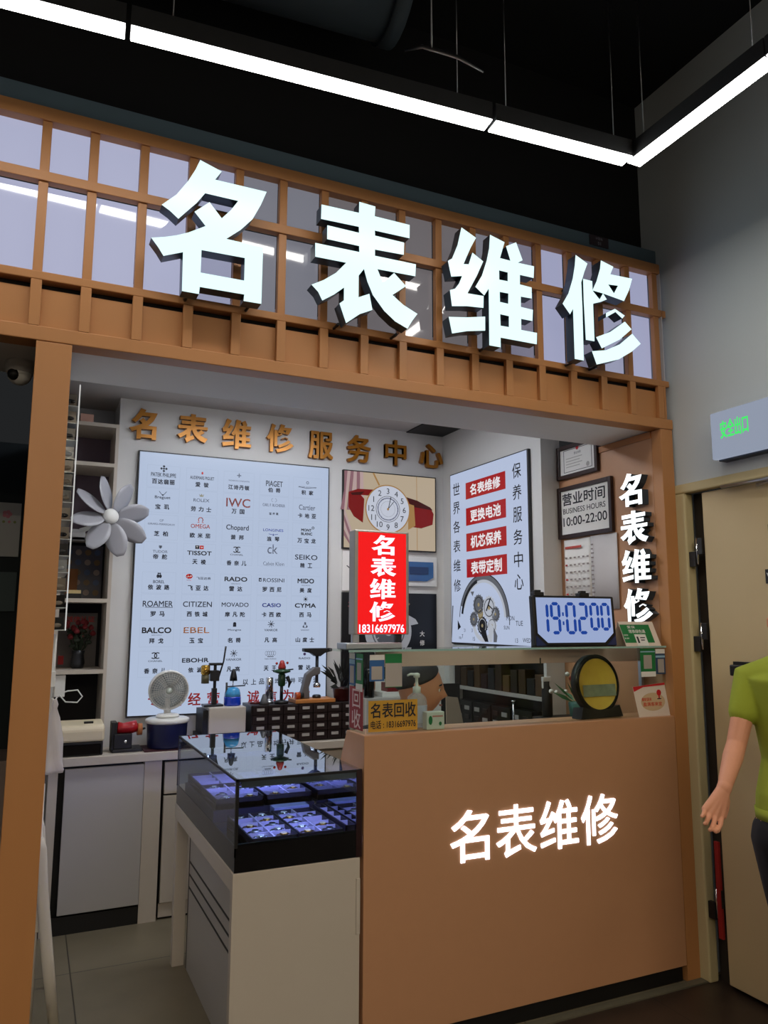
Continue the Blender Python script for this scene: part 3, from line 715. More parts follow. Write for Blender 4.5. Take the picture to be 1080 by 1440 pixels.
def hours(a):
    a.text('营业时间', (3.452, 2.198, 3.098, 2.268), ink, 0.001, 0.018)
    a.text('BUSINESS HOURS', (3.448, 2.152, 3.098, 2.182), ink, 0.001, 0.006)
    a.text('10:00-22:00', (3.448, 2.082, 3.088, 2.132), ink, 0.001, 0.012)
framed('hours_sign', 'dark framed opening hours sign reading 10:00-22:00', 'sign', 3.486, 3.043, 2.014, 2.305, art=hours)
t = thing('wall_calendar', 'white paper calendar hanging below the opening hours sign', 'calendar', (2.711, 3.25, 1.62))
b = B(); b.quadgrid(lambda u, v: (2.707 - 0.004 * math.sin(u * 9), 3.455 - 0.225 * u, 1.62 + 0.385 * v), 12, 2, paper); b.build('left_sheet', t, solid=0.001)
b = B(); b.quadgrid(lambda u, v: (2.704 - 0.003 * math.sin(u * 7), 3.228 - 0.205 * u, 1.62 + 0.388 * v), 12, 2, mat('grey paper', (206, 202, 202), 0.8)); b.build('right_sheet', t, solid=0.001)
a = Art('X', 2.700)
fx = mat('calendar print', (150, 140, 138), 0.8)
for r in range(7):
    for c_ in range(6):
        a.rect(3.44 - c_ * 0.036, 1.66 + r * 0.04, 3.422 - c_ * 0.036, 1.669 + r * 0.04, red_p if c_ == 0 and r % 2 else fx, 0.001)
a.rect(3.44, 1.955, 3.30, 1.968, mat('red calendar print', (190, 80, 70), 0.8), 0.001)
for r in range(14): a.rect(3.222, 1.66 + r * 0.023, 3.205 - 0.003 * (r % 3), 1.667 + r * 0.023, fx, 0.002)
a.build('print', t)
# ------------------------------------------------------------------ gold letters on the back wall
gold = mat('gold acrylic', (170, 110, 24), 0.3, metal=0.35); gold_s = mat('gold side', (150, 92, 20), 0.4)
GB = ((.468, 2.618, .626, 2.805), (.744, 2.624, .929, 2.804), (1.017, 2.615, 1.200, 2.802), (1.299, 2.617, 1.479, 2.804), (1.582, 2.603, 1.750, 2.785), (1.851, 2.603, 2.022, 2.789), (2.128, 2.607, 2.288, 2.784), (2.394, 2.614, 2.574, 2.783))
for ch, bx in zip('名表维修服务中心', GB):
    a = Art('Y', 4.6)
    (a.glyph if ch in '名表维修' else (lambda c, *k: a.text(c, *k[:3], 0.02, *k[3:])))(ch, bx, gold, 0.0, 0.0315, gold_s)
    o = a.build('raised_letter', None)
    tag(o, 'gold raised character %s high on the back wall' % ch, 'sign letter', 'gold letters on the back wall')

# ------------------------------------------------------------------ brand list light box
navy = mat('navy lettering', (30, 36, 52), 0.6); redl_ = mat('red lettering', (196, 40, 40), 0.6)
omr = mat('rust lettering', (168, 60, 44), 0.6); iwc = mat('brown red lettering', (130, 58, 54), 0.6); blul = mat('blue lettering', (40, 58, 150), 0.6)
org = mat('orange lettering', (190, 120, 70), 0.6); gryl = mat('grey lettering', (96, 104, 122), 0.6); blk2 = mat('black lettering', (16, 18, 24), 0.6)
bl = thing('brand_board', 'large white back-lit board listing watch names in a five by eight grid', 'light box', (1.128, 4.615, 1.02))
B().box(0.528, 4.605, 1.015, 1.728, 4.63, 2.552, mat('thin dark frame', (60, 60, 62), 0.4, metal=0.5)).build('frame', bl, bevel=0.002)
board = glow('brand board face', (196, 212, 240), 0.68)
a = Art('Y', 4.605); a.rect(0.536, 1.023, 1.720, 2.544, board, 0.001); a.build('lit_face', bl)
cx = [0.676, 0.904, 1.130, 1.357, 1.577]
rowz = [(2.413, 2.372), (2.276, 2.222), (2.118, 2.062), (1.956, 1.926), (1.780, 1.748), (1.652, 1.594), (1.500, 1.440), (1.326, 1.270)]
CELL = [
 [('PATEK PHILIPPE', navy, .145, .024, 'diamond'), ('AUDEMARS PIGUET', navy, .145, .020, 'mark'), ('VACHERON CONSTANTIN', gryl, .13, .009, 'cross'), ('PIAGET', navy, .11, .036, None), ('JAEGER-LECOULTRE', navy, .125, .012, 'swash')],
 [('Breguet', navy, .09, .022, 'hands'), ('ROLEX', gryl, .095, .020, 'crown'), ('IWC', iwc, .15, .055, None), ('CARL F. BUCHERER', gryl, .145, .018, 'arcs'), ('Cartier', gryl, .11, .034, None)],
 [('GIRARD-PERREGAUX', gryl, .155, .011, 'gp'), ('OMEGA', omr, .115, .025, 'omega'), ('Chopard', navy, .14, .042, None), ('LONGINES', blul, .13, .017, 'wings'), ('MONT\nBLANC', blk2, .075, .042, 'star')],
 [('TUDOR', gryl, .085, .016, 'shield'), ('TISSOT', blk2, .145, .026, 'tplus'), ('CHANEL', blk2, .08, .010, 'cc'), ('Calvin Klein', gryl, .135, .024, 'ck'), ('SEIKO', navy, .15, .032, None)],
 [('BOREL', navy, .065, .018, 'pair'), ('飞亚达表', navy, .085, .016, 'reddisc'), ('RADO', blk2, .14, .028, 'under'), ('ROSSINI', navy, .125, .024, 'rmark'), ('MIDO', blk2, .11, .030, 'under')],
 [('ROAMER', navy, .17, .034, 'uline'), ('CITIZEN', navy, .17, .032, None), ('MOVADO', navy, .165, .026, None), ('CASIO', blul, .12, .024, None), ('CYMA', blk2, .14, .028, 'sun')],
 [('BALCO', blk2, .165, .034, 'under'), ('EBEL', org, .15, .034, None), ('Mongne', navy, .08, .014, 'tower'), ('VANKOR', navy, .085, .014, 'burst'), ('SANDOZ', gryl, .055, .008, 'tri')],
 [('CHANEL', blk2, .08, .010, 'cc'), ('EBOHR', navy, .155, .026, None), ('VANKOR', navy, .095, .014, 'burst'), ('TIAN WANG', gryl, .075, .008, 'bigcrown'), ('RADO', gryl, .075, .012, 'dot')]]
CN = [['百达翡丽', '爱彼', '江诗丹顿', '伯爵', '积家'], ['宝玑', '劳力士', '万国', '宝齐莱', '卡地亚'], ['芝柏', '欧米茄', '萧邦', '浪琴', '万宝龙'], ['帝舵', '天梭', '香奈儿', '', '精工'],
      ['依波路', '飞亚达', '雷达', '罗西尼', '美度'], ['罗马', '西铁城', '摩凡陀', '卡西欧', '西马'], ['拜戈', '玉宝', '名爵', '凡高', '山度士'], ['香奈儿', '依波', '凡高', '天王', '雷达']]
def icon(a, k, x, z, m):
    w = 0.002
    if k == 'diamond':
        for dx, dz in ((0, .014), (0, -.014), (.014, 0), (-.014, 0)): a.poly([(x + dx, z + dz - .008), (x + dx + .008, z + dz), (x + dx, z + dz + .008), (x + dx - .008, z + dz)], m, w)
        a.disc(x, z, .006, m, w, 10)
    elif k == 'cross': a.rect(x - .013, z - .003, x + .013, z + .003, m, w); a.rect(x - .003, z - .013, x + .003, z + .013, m, w + .0002)
    elif k == 'swash': a.stroke([(x - .06, z - .022), (x - .01, z - .028), (x + .06, z - .02)], .003, m, w); a.ring(x, z + .008, .006, .009, m, w)
    elif k == 'hands':
        for q in (-1, 1): a.stroke([(x, z - .012), (x + q * .022, z + .014)], .003, m, w)
        a.disc(x, z - .008, .005, m, w, 8)
    elif k == 'crown': a.poly([(x - .01, z - .008), (x + .01, z - .008), (x + .014, z + .008), (x + .005, z - .001), (x, z + .012), (x - .005, z - .001), (x - .014, z + .008)], mat('pale gold print', (150, 146, 120), .6), w)
    elif k == 'arcs': a.ring(x - .006, z, .010, .012, m, w, 90, 270, 12); a.ring(x + .006, z, .010, .012, m, w, -90, 90, 12)
    elif k == 'gp': a.line('GP', x, z, .014, m, w)
    elif k == 'omega': a.ring(x, z + .004, .011, .016, m, w, -50, 230, 20); a.rect(x - .018, z - .014, x - .007, z - .010, m, w); a.rect(x + .007, z - .014, x + .018, z - .010, m, w)
    elif k == 'wings': a.stroke([(x - .03, z - .048), (x, z - .054), (x + .03, z - .048)], .003, m, w); a.stroke([(x, z - .06), (x, z - .046)], .004, m, w)
    elif k == 'star': a.ring(x + .042, z - .012, .005, .009, m, w)
    elif k == 'shield': a.poly([(x - .009, z + .01), (x + .009, z + .01), (x + .009, z), (x, z - .01), (x - .009, z)], m, w)
    elif k == 'tplus': a.rect(x - .026, z - .010, x - .002, z + .012, m, w); a.rect(x + .000, z - .010, x + .024, z + .012, redl_, w); a.text('T', (x - .020, z - .006, x - .008, z + .008), paper, w + .0005, .02); a.text('+', (x + .006, z - .005, x + .018, z + .007), paper, w + .0005, .03)
    elif k == 'cc':
        a.ring(x + .010, z + .004, .0135, .019, m, w, 50, 310, 20); a.ring(x - .010, z + .004, .0135, .019, m, w + .0003, -135, 135, 20)
    elif k == 'ck': a.text('ck', (x - .035, z - .014, x + .03, z + .045), m, w, .004)
    elif k == 'pair':
        for q in (-1, 1): a.disc(x + q * .007, z - .004, .008, m, w, 12, .011); a.disc(x + q * .005, z + .012, .005, m, w + .0002, 10)
    elif k == 'reddisc': a.disc(x - .055, z - .02, .020, redl_, w, 20, .015); a.stroke([(x - .07, z - .022), (x - .04, z - .018)], .004, paper, w + .0005); a.line('FIYTA', x - .055, z - .043, .007, redl_, w)
    elif k == 'under': a.line('SWISS WATCH', x, z - .058, .006, m, w)
    elif k == 'rmark': a.rect(x - .085, z - .05, x - .068, z - .028, m, w); a.rect(x - .079, z - .046, x - .072, z - .036, board, w + .0004)
    elif k == 'uline': a.rect(x - .07, z - .062, x + .085, z - .059, m, w)
    elif k == 'sun':
        a.disc(x, z + .006, .008, m, w, 12)
        for q in range(8):
            t_ = q * PI / 4; a.stroke([(x + .010 * math.cos(t_), z + .006 + .010 * math.sin(t_)), (x + .016 * math.cos(t_), z + .006 + .016 * math.sin(t_))], .003, m, w)
    elif k == 'tower': a.rect(x - .010, z - .010, x + .010, z + .006, m, w); a.disc(x, z + .01, .010, m, w + .0002, 12, .008)
    elif k == 'burst':
        for q in range(8):
            t_ = q * PI / 4 + .2; a.stroke([(x, z), (x + .022 * math.cos(t_), z + .022 * math.sin(t_))], .0035, m, w + q * .00005)
    elif k == 'tri': a.ring(x, z - .004, .009, .012, m, w); a.disc(x, z + .014, .007, m, w, 10); a.disc(x - .011, z - .008, .006, m, w, 8); a.disc(x + .011, z - .008, .006, m, w, 8)
    elif k == 'bigcrown':
        for q in (-2, -1, 0, 1, 2): a.ring(x + q * .013, z + .004, .011, .0135, m, w + abs(q) * .0001, 0, 360, 16, .62)
        a.stroke([(x - .02, z - .016), (x + .02, z - .016)], .005, m, w)
    elif k == 'dot': a.disc(x, z, .009, mat('violet lettering', (90, 70, 120), .6), w, 14)
    elif k == 'mark': a.disc(x, z, .006, redl_, w, 8, .009)
ICON_DZ = {'diamond': .038, 'mark': .030, 'cross': .034, 'swash': .016, 'hands': .024, 'crown': .030, 'arcs': .032, 'gp': .022, 'omega': .035, 'wings': .024, 'star': .040, 'shield': .026, 'tplus': .034, 'cc': .026, 'ck': .028,
           'pair': .036, 'reddisc': .03, 'under': .03, 'rmark': .04, 'uline': .04, 'sun': .034, 'tower': .030, 'burst': .036, 'tri': .028, 'bigcrown': .030, 'dot': .026}
lit_line = glow('pale grid print', (188, 204, 232), .62)
a = Art('Y', 4.604)
for r in range(8):
    for c in range(5):
        z0, z1 = rowz[r][0] + .055, rowz[r][1] - .035; x0, x1 = cx[c] - .095, cx[c] + .095
        for q in ((x0, z0, x1, z0 + .0012), (x0, z1, x1, z1 + .0012), (x0, z1, x0 + .0012, z0), (x1, z1, x1 + .0012, z0)): a.rect(*q, lit_line, .0012)
a.build('cell_outlines', bl)
for r in range(8):
    for c in range(5):
        body, m, wd, h, ic = CELL[r][c]; z0, z1 = rowz[r]
        if r == 3 and c: z1 = 1.904
        if r == 4 and c: z0 = 1.806
        a = Art('Y', 4.604); x = cx[c]
        if body == '飞亚达表': a.text(body, (x - .012, z0 - h / 2, x - .012 + wd, z0 + h / 2), m, .0015, .015)
        elif ic == 'rmark': a.text(body, (x - .058, z0 - h / 2, x + .078, z0 + h / 2), m, .0015, .008)
        elif ic == 'cc': a.text(body, (x - wd / 2, z0 - .006, x + wd / 2, z0 + .004), m, .0015, .01)
        elif ic == 'ck': a.text(body, (x - .06, z1 - .008, x + .075, z1 + .016), m, .0015, .0)
        elif ic == 'swash': a.text(body, (x - .06, z0 - .010, x + .06, z0 - .001), m, .0015, .0)
        else: a.text(body, (x - wd / 2, z0 - h / 2, x + wd / 2, z0 + h / 2), m, .0015, .036 if body in ('RADO', 'MIDO', 'BALCO', 'CYMA', 'TISSOT', 'CASIO', 'EBOHR', 'MONT\nBLANC') else .014)
        if ic: icon(a, ic, x, z0 + ICON_DZ[ic], m)
        cn = CN[r][c]
        if cn:
            n = len(cn); sp = .034 if n == 4 else (.046 if n == 3 else .050); chh = .030 if cn != '宝齐莱' else .016
            if cn == '宝齐莱': sp = .022
            for i, ch in enumerate(cn):
                q = x + (i - (n - 1) / 2) * sp
                a.text(ch, (q - chh * .5, z1 - chh / 2, q + chh * .5, z1 + chh / 2), navy, .0017, .036)
        a.build('brand_entry', bl)
a = Art('Y', 4.604)
for i, ch in enumerate('以上品牌均行井可维速'):
    q = 1.207 + i * .0495; a.text(ch, (q - .016, 1.175, q + .016, 1.209), navy, .0017, .02)
a.build('footer_line', bl)
for ch, q in zip('专业经营诚信为本', (.682, .795, .906, 1.016, 1.256, 1.366, 1.474, 1.580)):
    a = Art('Y', 4.604); a.text(ch, (q - .037, 1.068, q + .037, 1.140), redl_, .0017, .02); a.build('motto_character', bl)

# ------------------------------------------------------------------ watch picture, breaker box, posters
t = thing('watch_picture', 'back-lit picture of a white-dial watch with a red strap on the back wall', 'picture', (2.17, 4.615, 2.03))
B().box(1.825, 4.605, 2.025, 2.517, 4.63, 2.548, black).build('frame', t)
crm = glow('picture cream', (226, 206, 178), .50); pkd = glow('picture pink drape', (190, 138, 150), .40); pkl = glow('picture pale drape', (226, 196, 194), .5)
rds = glow('picture red strap', (158, 26, 24), .42); rdd = glow('picture dark strap', (96, 22, 14), .3); dl = glow('picture dial', (214, 220, 236), .66); gd = glow('picture gold', (208, 160, 96), .45); dk = glow('picture ink', (36, 36, 46), .2)
a = Art('Y', 4.605); a.rect(1.832, 2.032, 2.510, 2.541, crm, .001); a.build('picture_ground', t)
a = Art('Y', 4.604)
for i in range(6):
    x0 = 1.832 + i * .022; c_ = pkd if i % 2 == 0 else pkl
    a.poly([(x0, 2.541), (x0 + .024, 2.541), (x0 + .024 - .05 + i * .012, 2.28), (max(1.832, x0 - .05 + i * .012), 2.28)], c_, .0012 + i * .0001)
for i in range(4):
    a.poly([(1.832, 2.30 - i * .05), (1.832, 2.26 - i * .05), (1.90 - i * .004, 2.032), (1.93 - i * .012, 2.032)], pkd if i % 2 else pkl, .0014 + i * .0001)
a.stroke([(2.04, 2.541), (2.085, 2.46)], .012, gd, .0013); a.stroke([(2.366, 2.541), (2.37, 2.032)], .004, gd, .0013)
a.build('drapery', t)
a = Art('Y', 4.604)
a.poly([(1.862, 2.40), (1.93, 2.425), (2.05, 2.428), (2.02, 2.385), (1.95, 2.385), (1.975, 2.36), (1.966, 2.20), (1.90, 2.24), (1.862, 2.30)], rds, .002)
a.poly([(1.875, 2.395), (1.975, 2.41), (1.95, 2.385), (1.888, 2.38)], rdd, .0024)
a.build('strap', t); a = Art('Y', 4.604)
a.poly([(2.28, 2.395), (2.37, 2.375), (2.47, 2.335), (2.497, 2.29), (2.488, 2.215), (2.40, 2.185), (2.34, 2.19), (2.30, 2.30)], rds, .002)
a.poly([(2.28, 2.395), (2.37, 2.375), (2.47, 2.335), (2.49, 2.315), (2.33, 2.33)], rdd, .0024)
a.poly([(2.30, 2.35), (2.345, 2.34), (2.355, 2.20), (2.30, 2.17)], gd, .0026)
a.build('strap', t)
a = Art('Y', 4.604); X0, Z0 = 2.148, 2.302
a.disc(X0, Z0, .166, gd, .003, 48); a.disc(X0, Z0, .158, dl, .0034, 48); a.ring(X0, Z0, .086, .089, dk, .0038, n=40); a.ring(X0, Z0, .070, .078, mat('dial ring', (150, 156, 176), .5), .0038, n=40); a.ring(X0, Z0, .052, .053, dk, .0038, n=40)
for k in range(12):
    n = (k + 3 - 1) % 12 + 1; t_ = math.radians(90 - k * 30); r = .122
    u, v = X0 + r * math.cos(t_), Z0 + r * math.sin(t_)
    a.line(str(n), u, v, .038, dk, .0042)
a.stroke([(X0, Z0 - .01), (X0 + .022, Z0 + .085)], .005, dk, .0044); a.stroke([(X0, Z0), (X0 + .045, Z0 + .055)], .004, dk, .0046); a.disc(X0, Z0, .008, gd, .0048, 14)
a.build('dial', t)
t = thing('breaker_box', 'white recessed breaker box with a blue window on the back wall', 'breaker box', (2.38, 4.62, 1.79))
B().box(2.235, 4.608, 1.79, 2.525, 4.63, 1.99, wht).build('box', t, bevel=0.004)
B().prism([(2.27, 1.955), (2.49, 1.955), (2.49, 1.85), (2.44, 1.825), (2.30, 1.825), (2.27, 1.85)], 4.598, 4.608, 'y', mat('blue smoked window', (58, 104, 158), 0.15)).build('window', t)
B().box(2.31, 4.594, 1.87, 2.45, 4.598, 1.92, mat('breaker row', (34, 62, 104), 0.4)).build('switch_row', t)
t = thing('white_picture', 'white unframed picture with a dark twig behind the red light box', 'picture', (2.03, 4.622, 1.75))
B().box(1.83, 4.618, 1.752, 2.215, 4.63, 2.015, paper).build('panel', t)
a = Art('Y', 4.618); a.stroke([(1.89, 1.75), (1.905, 1.84), (1.88, 1.90), (1.86, 1.915)], .006, ink); a.stroke([(1.905, 1.84), (1.94, 1.88)], .004, ink); a.build('twig', t)
t = thing('dark_poster', 'dark poster with a white watch and small white lettering under the breaker box', 'poster', (2.17, 4.62, 1.1))
dkb = mat('poster black', (14, 17, 24), 0.3)
B().box(1.829, 4.615, 1.12, 2.522, 4.632, 1.742, dkb).build('panel', t)
a = Art('Y', 4.615); sil = mat('silver print', (196, 200, 206), 0.5); shd = mat('grey print', (96, 100, 108), 0.5)
a.ring(2.16, 1.49, .12, .17, sil, .001, n=40); a.disc(2.16, 1.49, .12, shd, .001, 40); a.ring(2.16, 1.49, .10, .112, sil, .002); a.disc(2.16, 1.49, .03, sil, .002, 16)
for k in range(12): t_ = k * PI / 6; a.stroke([(2.16 + .08 * math.cos(t_), 1.49 + .08 * math.sin(t_)), (2.16 + .1 * math.cos(t_), 1.49 + .1 * math.sin(t_))], .006, sil, .0022)
a.poly([(2.24, 1.58), (2.30, 1.60), (2.36, 1.57), (2.38, 1.54), (2.33, 1.53), (2.27, 1.53)], sil, .0024); a.poly([(2.17, 1.38), (2.30, 1.36), (2.36, 1.34), (2.36, 1.33), (2.17, 1.33)], sil, .0024)
a.disc(2.30, 1.67, .018, mat('ochre print', (150, 128, 90), 0.5), .002, 16, .01)
a.build('watch_print', t)
a = Art('Y', 4.615); a.text('大', (2.392, 1.455, 2.428, 1.492), paper, .002, .02); a.text('修', (2.392, 1.395, 2.428, 1.432), paper, .002, .02); a.build('lettering', t)
nr = mat('rose outline print', (196, 96, 110), 0.5)
a = Art('Y', 4.615); a.text('名', (1.87, 1.625, 1.945, 1.70), nr, .001, .012); a.text('名', (1.876, 1.631, 1.939, 1.694), dkb, .0016, -.004); a.build('outlined_letter', t)

# ------------------------------------------------------------------ service board on the side wall
sb = thing('service_board', 'white back-lit service board with four red banners on the booth side wall', 'light box', (2.58, 4.04, 1.42))
B().box(2.566, 4.492, 1.412, 2.588, 3.586, 2.550, mat('thin dark frame', (60, 60, 62), 0.4)).build('frame', sb, bevel=0.002)
sface = glow('service board face', (200, 214, 244), 0.66)
a = Art('X', 2.566); a.rect(4.485, 1.420, 3.594, 2.543, sface, .001); a.build('lit_face', sb)
a = Art('X', 2.566)
for ch, z in zip('世界各表维修', (2.439, 2.310, 2.183, 2.053, 1.923, 1.792)): a.text(ch, (4.449, z - .041, 4.359, z + .041), blk2, .002, .006)
a.build('left_lettering', sb)
a = Art('X', 2.566)
for ch, z in zip('保养服务中心', (2.440, 2.310, 2.177, 2.045, 1.913, 1.783)): a.text(ch, (3.742, z - .045, 3.652, z + .045), blk2, .002, .006)
a.build('right_lettering', sb)
bred = glow('banner red', (190, 18, 26), .55); bwh = glow('banner lettering', (240, 236, 240), .8)
for tx, z0, z1 in (('名表维修', 2.349, 2.459), ('更换电池', 2.175, 2.290), ('机芯保养', 2.005, 2.123), ('表带定制', 1.836, 1.955)):
    a = Art('X', 2.566); a.rect(4.281, z0, 3.815, z1, bred, .002)
    a.text(tx, (4.225, z0 + .018, 3.87, z1 - .018), bwh, .003, .025)
    a.build('red_banner', sb, label='red banner reading %s' % tx)
a = Art('X', 2.566); g1 = glow('movement grey', (120, 124, 134), .45); g2 = glow('movement dark', (34, 36, 44), .3); g3 = glow('movement silver', (190, 196, 208), .7); g4 = glow('movement brass', (186, 170, 130), .5)
Y0, Z0 = 4.05, 1.57
def rg(y, z, r0, r1, m, w, a0=0, a1=360): a.ring(y, z, r0, r1, m, w, a0, a1, 40)
rg(4.09, 1.56, .255, .285, g1, .0015, 20, 175); rg(4.09, 1.56, .285, .292, g2, .0017, 5, 185); rg(4.09, 1.56, .236, .255, g3, .0016, 20, 175)
rg(4.09, 1.56, .245, .268, g2, .0019, 10, 75)
rg(4.09, 1.56, .10, .13, g3, .002); rg(4.06, 1.60, .07, .085, g2, .0022, 40, 290)
for (y, z, r, m1) in ((4.14, 1.66, .062, g1), (4.02, 1.64, .07, g3), (4.10, 1.53, .055, g2), (3.99, 1.53, .05, g3), (4.20, 1.57, .045, g1), (4.12, 1.60, .03, g4), (3.95, 1.60, .045, g1)):
    a.disc(y, z, r, m1, .0025, 28); a.ring(y, z, r * .72, r * .8, g2 if m1 is not g2 else g3, .003); a.disc(y, z, r * .2, g4, .0034, 10)
    for k in range(16):
        t_ = k * PI / 8; a.stroke([(y + r * math.cos(t_), z + r * math.sin(t_)), (y + r * 1.09 * math.cos(t_), z + r * 1.09 * math.sin(t_))], .008, m1, .0025)
a.poly([(4.12, 1.52), (4.06, 1.50), (4.03, 1.432), (4.07, 1.432), (4.11, 1.47)], g2, .0036); a.poly([(4.02, 1.56), (3.97, 1.52), (3.985, 1.432), (4.02, 1.432), (4.03, 1.50)], g3, .0038); a.poly([(3.97, 1.52), (3.93, 1.47), (3.94, 1.432), (3.975, 1.432)], g1, .0037)
a.stroke([(4.0, 1.70), (4.05, 1.62)], .012, g2, .004); a.stroke([(4.03, 1.66), (3.98, 1.63)], .008, g2, .0042)
a.poly([(4.235, 1.745), (4.19, 1.745), (4.21, 1.715)], g1, .0036); a.poly([(4.40, 1.565), (4.40, 1.50), (4.36, 1.52)], g2, .0036); a.poly([(4.47, 1.66), (4.455, 1.66), (4.478, 1.45), (4.484, 1.45)], g1, .0036)
a.build('movement_print', sb)
a = Art('X', 2.566)
for tx, y, z, h in (('SUN', 3.83, 1.52, .022), ('MON', 3.79, 1.575, .026), ('TUE', 3.70, 1.545, .028), ('WED', 3.63, 1.45, .024), ('13', 3.73, 1.447, .026), ('15', 4.20, 1.447, .024), ('7', 4.34, 1.46, .026), ('3', 4.22, 1.50, .022), ('21', 4.31, 1.50, .02), ('FRI', 4.37, 1.45, .016)):
    a.line(tx, y, z, h, g2, .0045)
a.build('dial_lettering', sb)
B().box(2.574, 4.49, 1.392, 2.5875, 3.60, 1.404, mat('pale edge trim', (200, 210, 210), .3)).build('bottom_trim', sb)  # pale strip below the board, plain colour without emission
# ------------------------------------------------------------------ worktop and base cabinets along the back wall
wt = B().box(0.14, 4.335, 0.815, 2.588, 4.63, 0.858, white_lam).build('worktop', None, bevel=0.003)
tag(wt, 'long white worktop along the back wall', 'worktop')
cb = thing('base_cabinet', 'grey-white base cabinet with a black plinth under the left end of the worktop', 'cabinet', (0.42, 4.5, 0))
B().box(0.14, 4.362, 0.0, 0.185, 4.62, 0.815, white_lam).box(0.61, 4.362, 0.0, 0.70, 4.62, 0.815, white_lam).box(0.185, 4.42, 0.0, 0.61, 4.62, 0.815, black).build('carcass', cb)
B().box(0.218, 4.358, 0.095, 0.608, 4.378, 0.80, grey_lam).build('door', cb, bevel=0.002)
B().box(0.185, 4.365, 0.0, 0.61, 4.38, 0.085, black).build('plinth', cb)
cb = thing('drawer_cabinet', 'white base cabinet with a top drawer half hidden behind the showcase', 'cabinet', (0.9, 4.5, 0))
B().box(0.712, 4.385, 0.0, 1.55, 4.62, 0.815, black).build('carcass', cb)
B().box(0.716, 4.362, 0.635, 1.12, 4.385, 0.80, white_lam).build('drawer', cb, bevel=0.002)
B().box(0.716, 4.362, 0.085, 1.12, 4.385, 0.625, white_lam).build('door', cb, bevel=0.002)
B().box(1.126, 4.362, 0.085, 1.55, 4.385, 0.80, white_lam).build('door', cb, bevel=0.002)
B().box(0.712, 4.372, 0.012, 1.55, 4.385, 0.08, white_lam).build('plinth', cb)
cb = thing('open_cabinet', 'white base cabinet under the right end of the worktop behind the seated man', 'cabinet', (2.07, 4.5, 0))
B().box(1.555, 4.38, 0.0, 2.585, 4.62, 0.815, white_lam).build('carcass', cb)
B().box(1.56, 4.362, 0.085, 2.065, 4.38, 0.80, white_lam).build('door', cb, bevel=0.002); B().box(2.072, 4.362, 0.085, 2.58, 4.38, 0.80, white_lam).build('door', cb, bevel=0.002)

# ------------------------------------------------------------------ niche shelves
sh = thing('shelf_unit', 'tall narrow white shelf unit set in the wall behind the left pillar', 'shelf', (0.27, 4.8, 0.86))
lil = mat('lilac back board', (112, 96, 108), 0.7); darkb = mat('dark back board', (24, 22, 24), 0.8)
B().box(0.132, 4.60, 0.862, 0.150, 4.94, 2.69, white_lam).build('side_panel', sh); B().box(0.396, 4.60, 0.862, 0.414, 4.94, 2.69, white_lam).build('side_panel', sh)
B().box(0.15, 4.935, 2.05, 0.396, 4.945, 2.67, lil).build('back_board', sh); B().box(0.15, 4.935, 0.862, 0.396, 4.945, 2.02, darkb).build('back_board', sh)
for z in (2.668, 2.434, 2.02, 1.655, 1.262): B().box(0.15, 4.602, z, 0.396, 4.935, z + 0.022, white_lam).build('shelf_board', sh)
t = B().box(0.20, 4.64, 2.6905, 0.272, 4.76, 2.745, mat('salmon carton', (206, 160, 142), 0.7)).build('carton', None, bevel=0.002); tag(t, 'small salmon carton on top of the niche shelf unit', 'box')
t = thing('watch_poster', 'small dark framed picture of colourful watches on the middle niche shelf', 'picture', (0.27, 4.9, 1.678))
B().box(0.165, 4.915, 1.678, 0.385, 4.933, 2.0, mat('poster blue grey', (74, 72, 82), 0.4)).build('panel', t)
a = Art('Y', 4.915)
for i in range(4):
    for j in range(5): a.disc(0.195 + i * 0.053, 1.72 + j * 0.06, 0.018, mat('watch dots %d' % ((i + j) % 3), ((120, 92, 60), (70, 86, 120), (150, 130, 120))[(i + j) % 3], .5), 0.001, 12)
a.rect(0.19, 1.685, 0.25, 1.86, mat('amber strip print', (150, 92, 40), .6), .0015)
a.build('print', t)
t = B().box(0.178, 4.64, 1.6775, 0.262, 4.70, 1.705, black).box(0.19, 4.638, 1.705, 0.258, 4.66, 1.724, mat('pale yellow card', (222, 196, 140), .6)).build('small_case', None); tag(t, 'small black case with a pale yellow card on the middle niche shelf', 'case')
t = thing('framed_notice', 'grey framed notice with red lettering behind the dark roses', 'framed paper', (0.27, 4.91, 1.285))
B().box(0.16, 4.915, 1.2845, 0.375, 4.933, 1.60, mat('notice grey', (112, 106, 104), .6)).build('panel', t)
a = Art('Y', 4.915); a.text('诚信认证', (0.20, 1.545, 0.36, 1.58), red_p, .001, .02); a.rect(0.17, 1.30, 0.20, 1.35, red_p, .001); a.build('print', t)
t = thing('rose_bouquet', 'dark bunch of red roses on the lower niche shelf', 'flowers', (0.27, 4.78, 1.284))
B().lathe([(0.03, 0), (0.04, 0.03), (0.032, 0.08), (0.038, 0.10)], (0.27, 4.78, 1.2845), m=dark_steel).build('vase', t)
random.seed(3); st = B(); lf = B()
for k in range(16):
    an = random.random() * 6.28; r = random.uniform(.02, .085); h = random.uniform(.17, .27)
    tip = (0.27 + r * math.cos(an), 4.78 + r * math.sin(an) * .8, 1.284 + h)
    st.tube([(0.27, 4.78, 1.36), ((0.27 + tip[0]) / 2, (4.78 + tip[1]) / 2, 1.40), tip], 0.003, mat('dark stem', (30, 44, 24), .7), 5)
    fl = B(); fl.ball(tip, 0.017, mat('dark rose', (112, 18, 26), .7), 10, 6, (1, 1, .85)).ball((tip[0], tip[1], tip[2] + .008), 0.011, MATS['dark rose'], 8, 5); fl.build('rose', t)
    lf.ball((tip[0] * .7 + .27 * .3, tip[1] * .7 + 4.78 * .3, tip[2] - .05), 0.02, mat('dark leaf', (26, 38, 22), .7), 8, 5, (1, .3, .6))
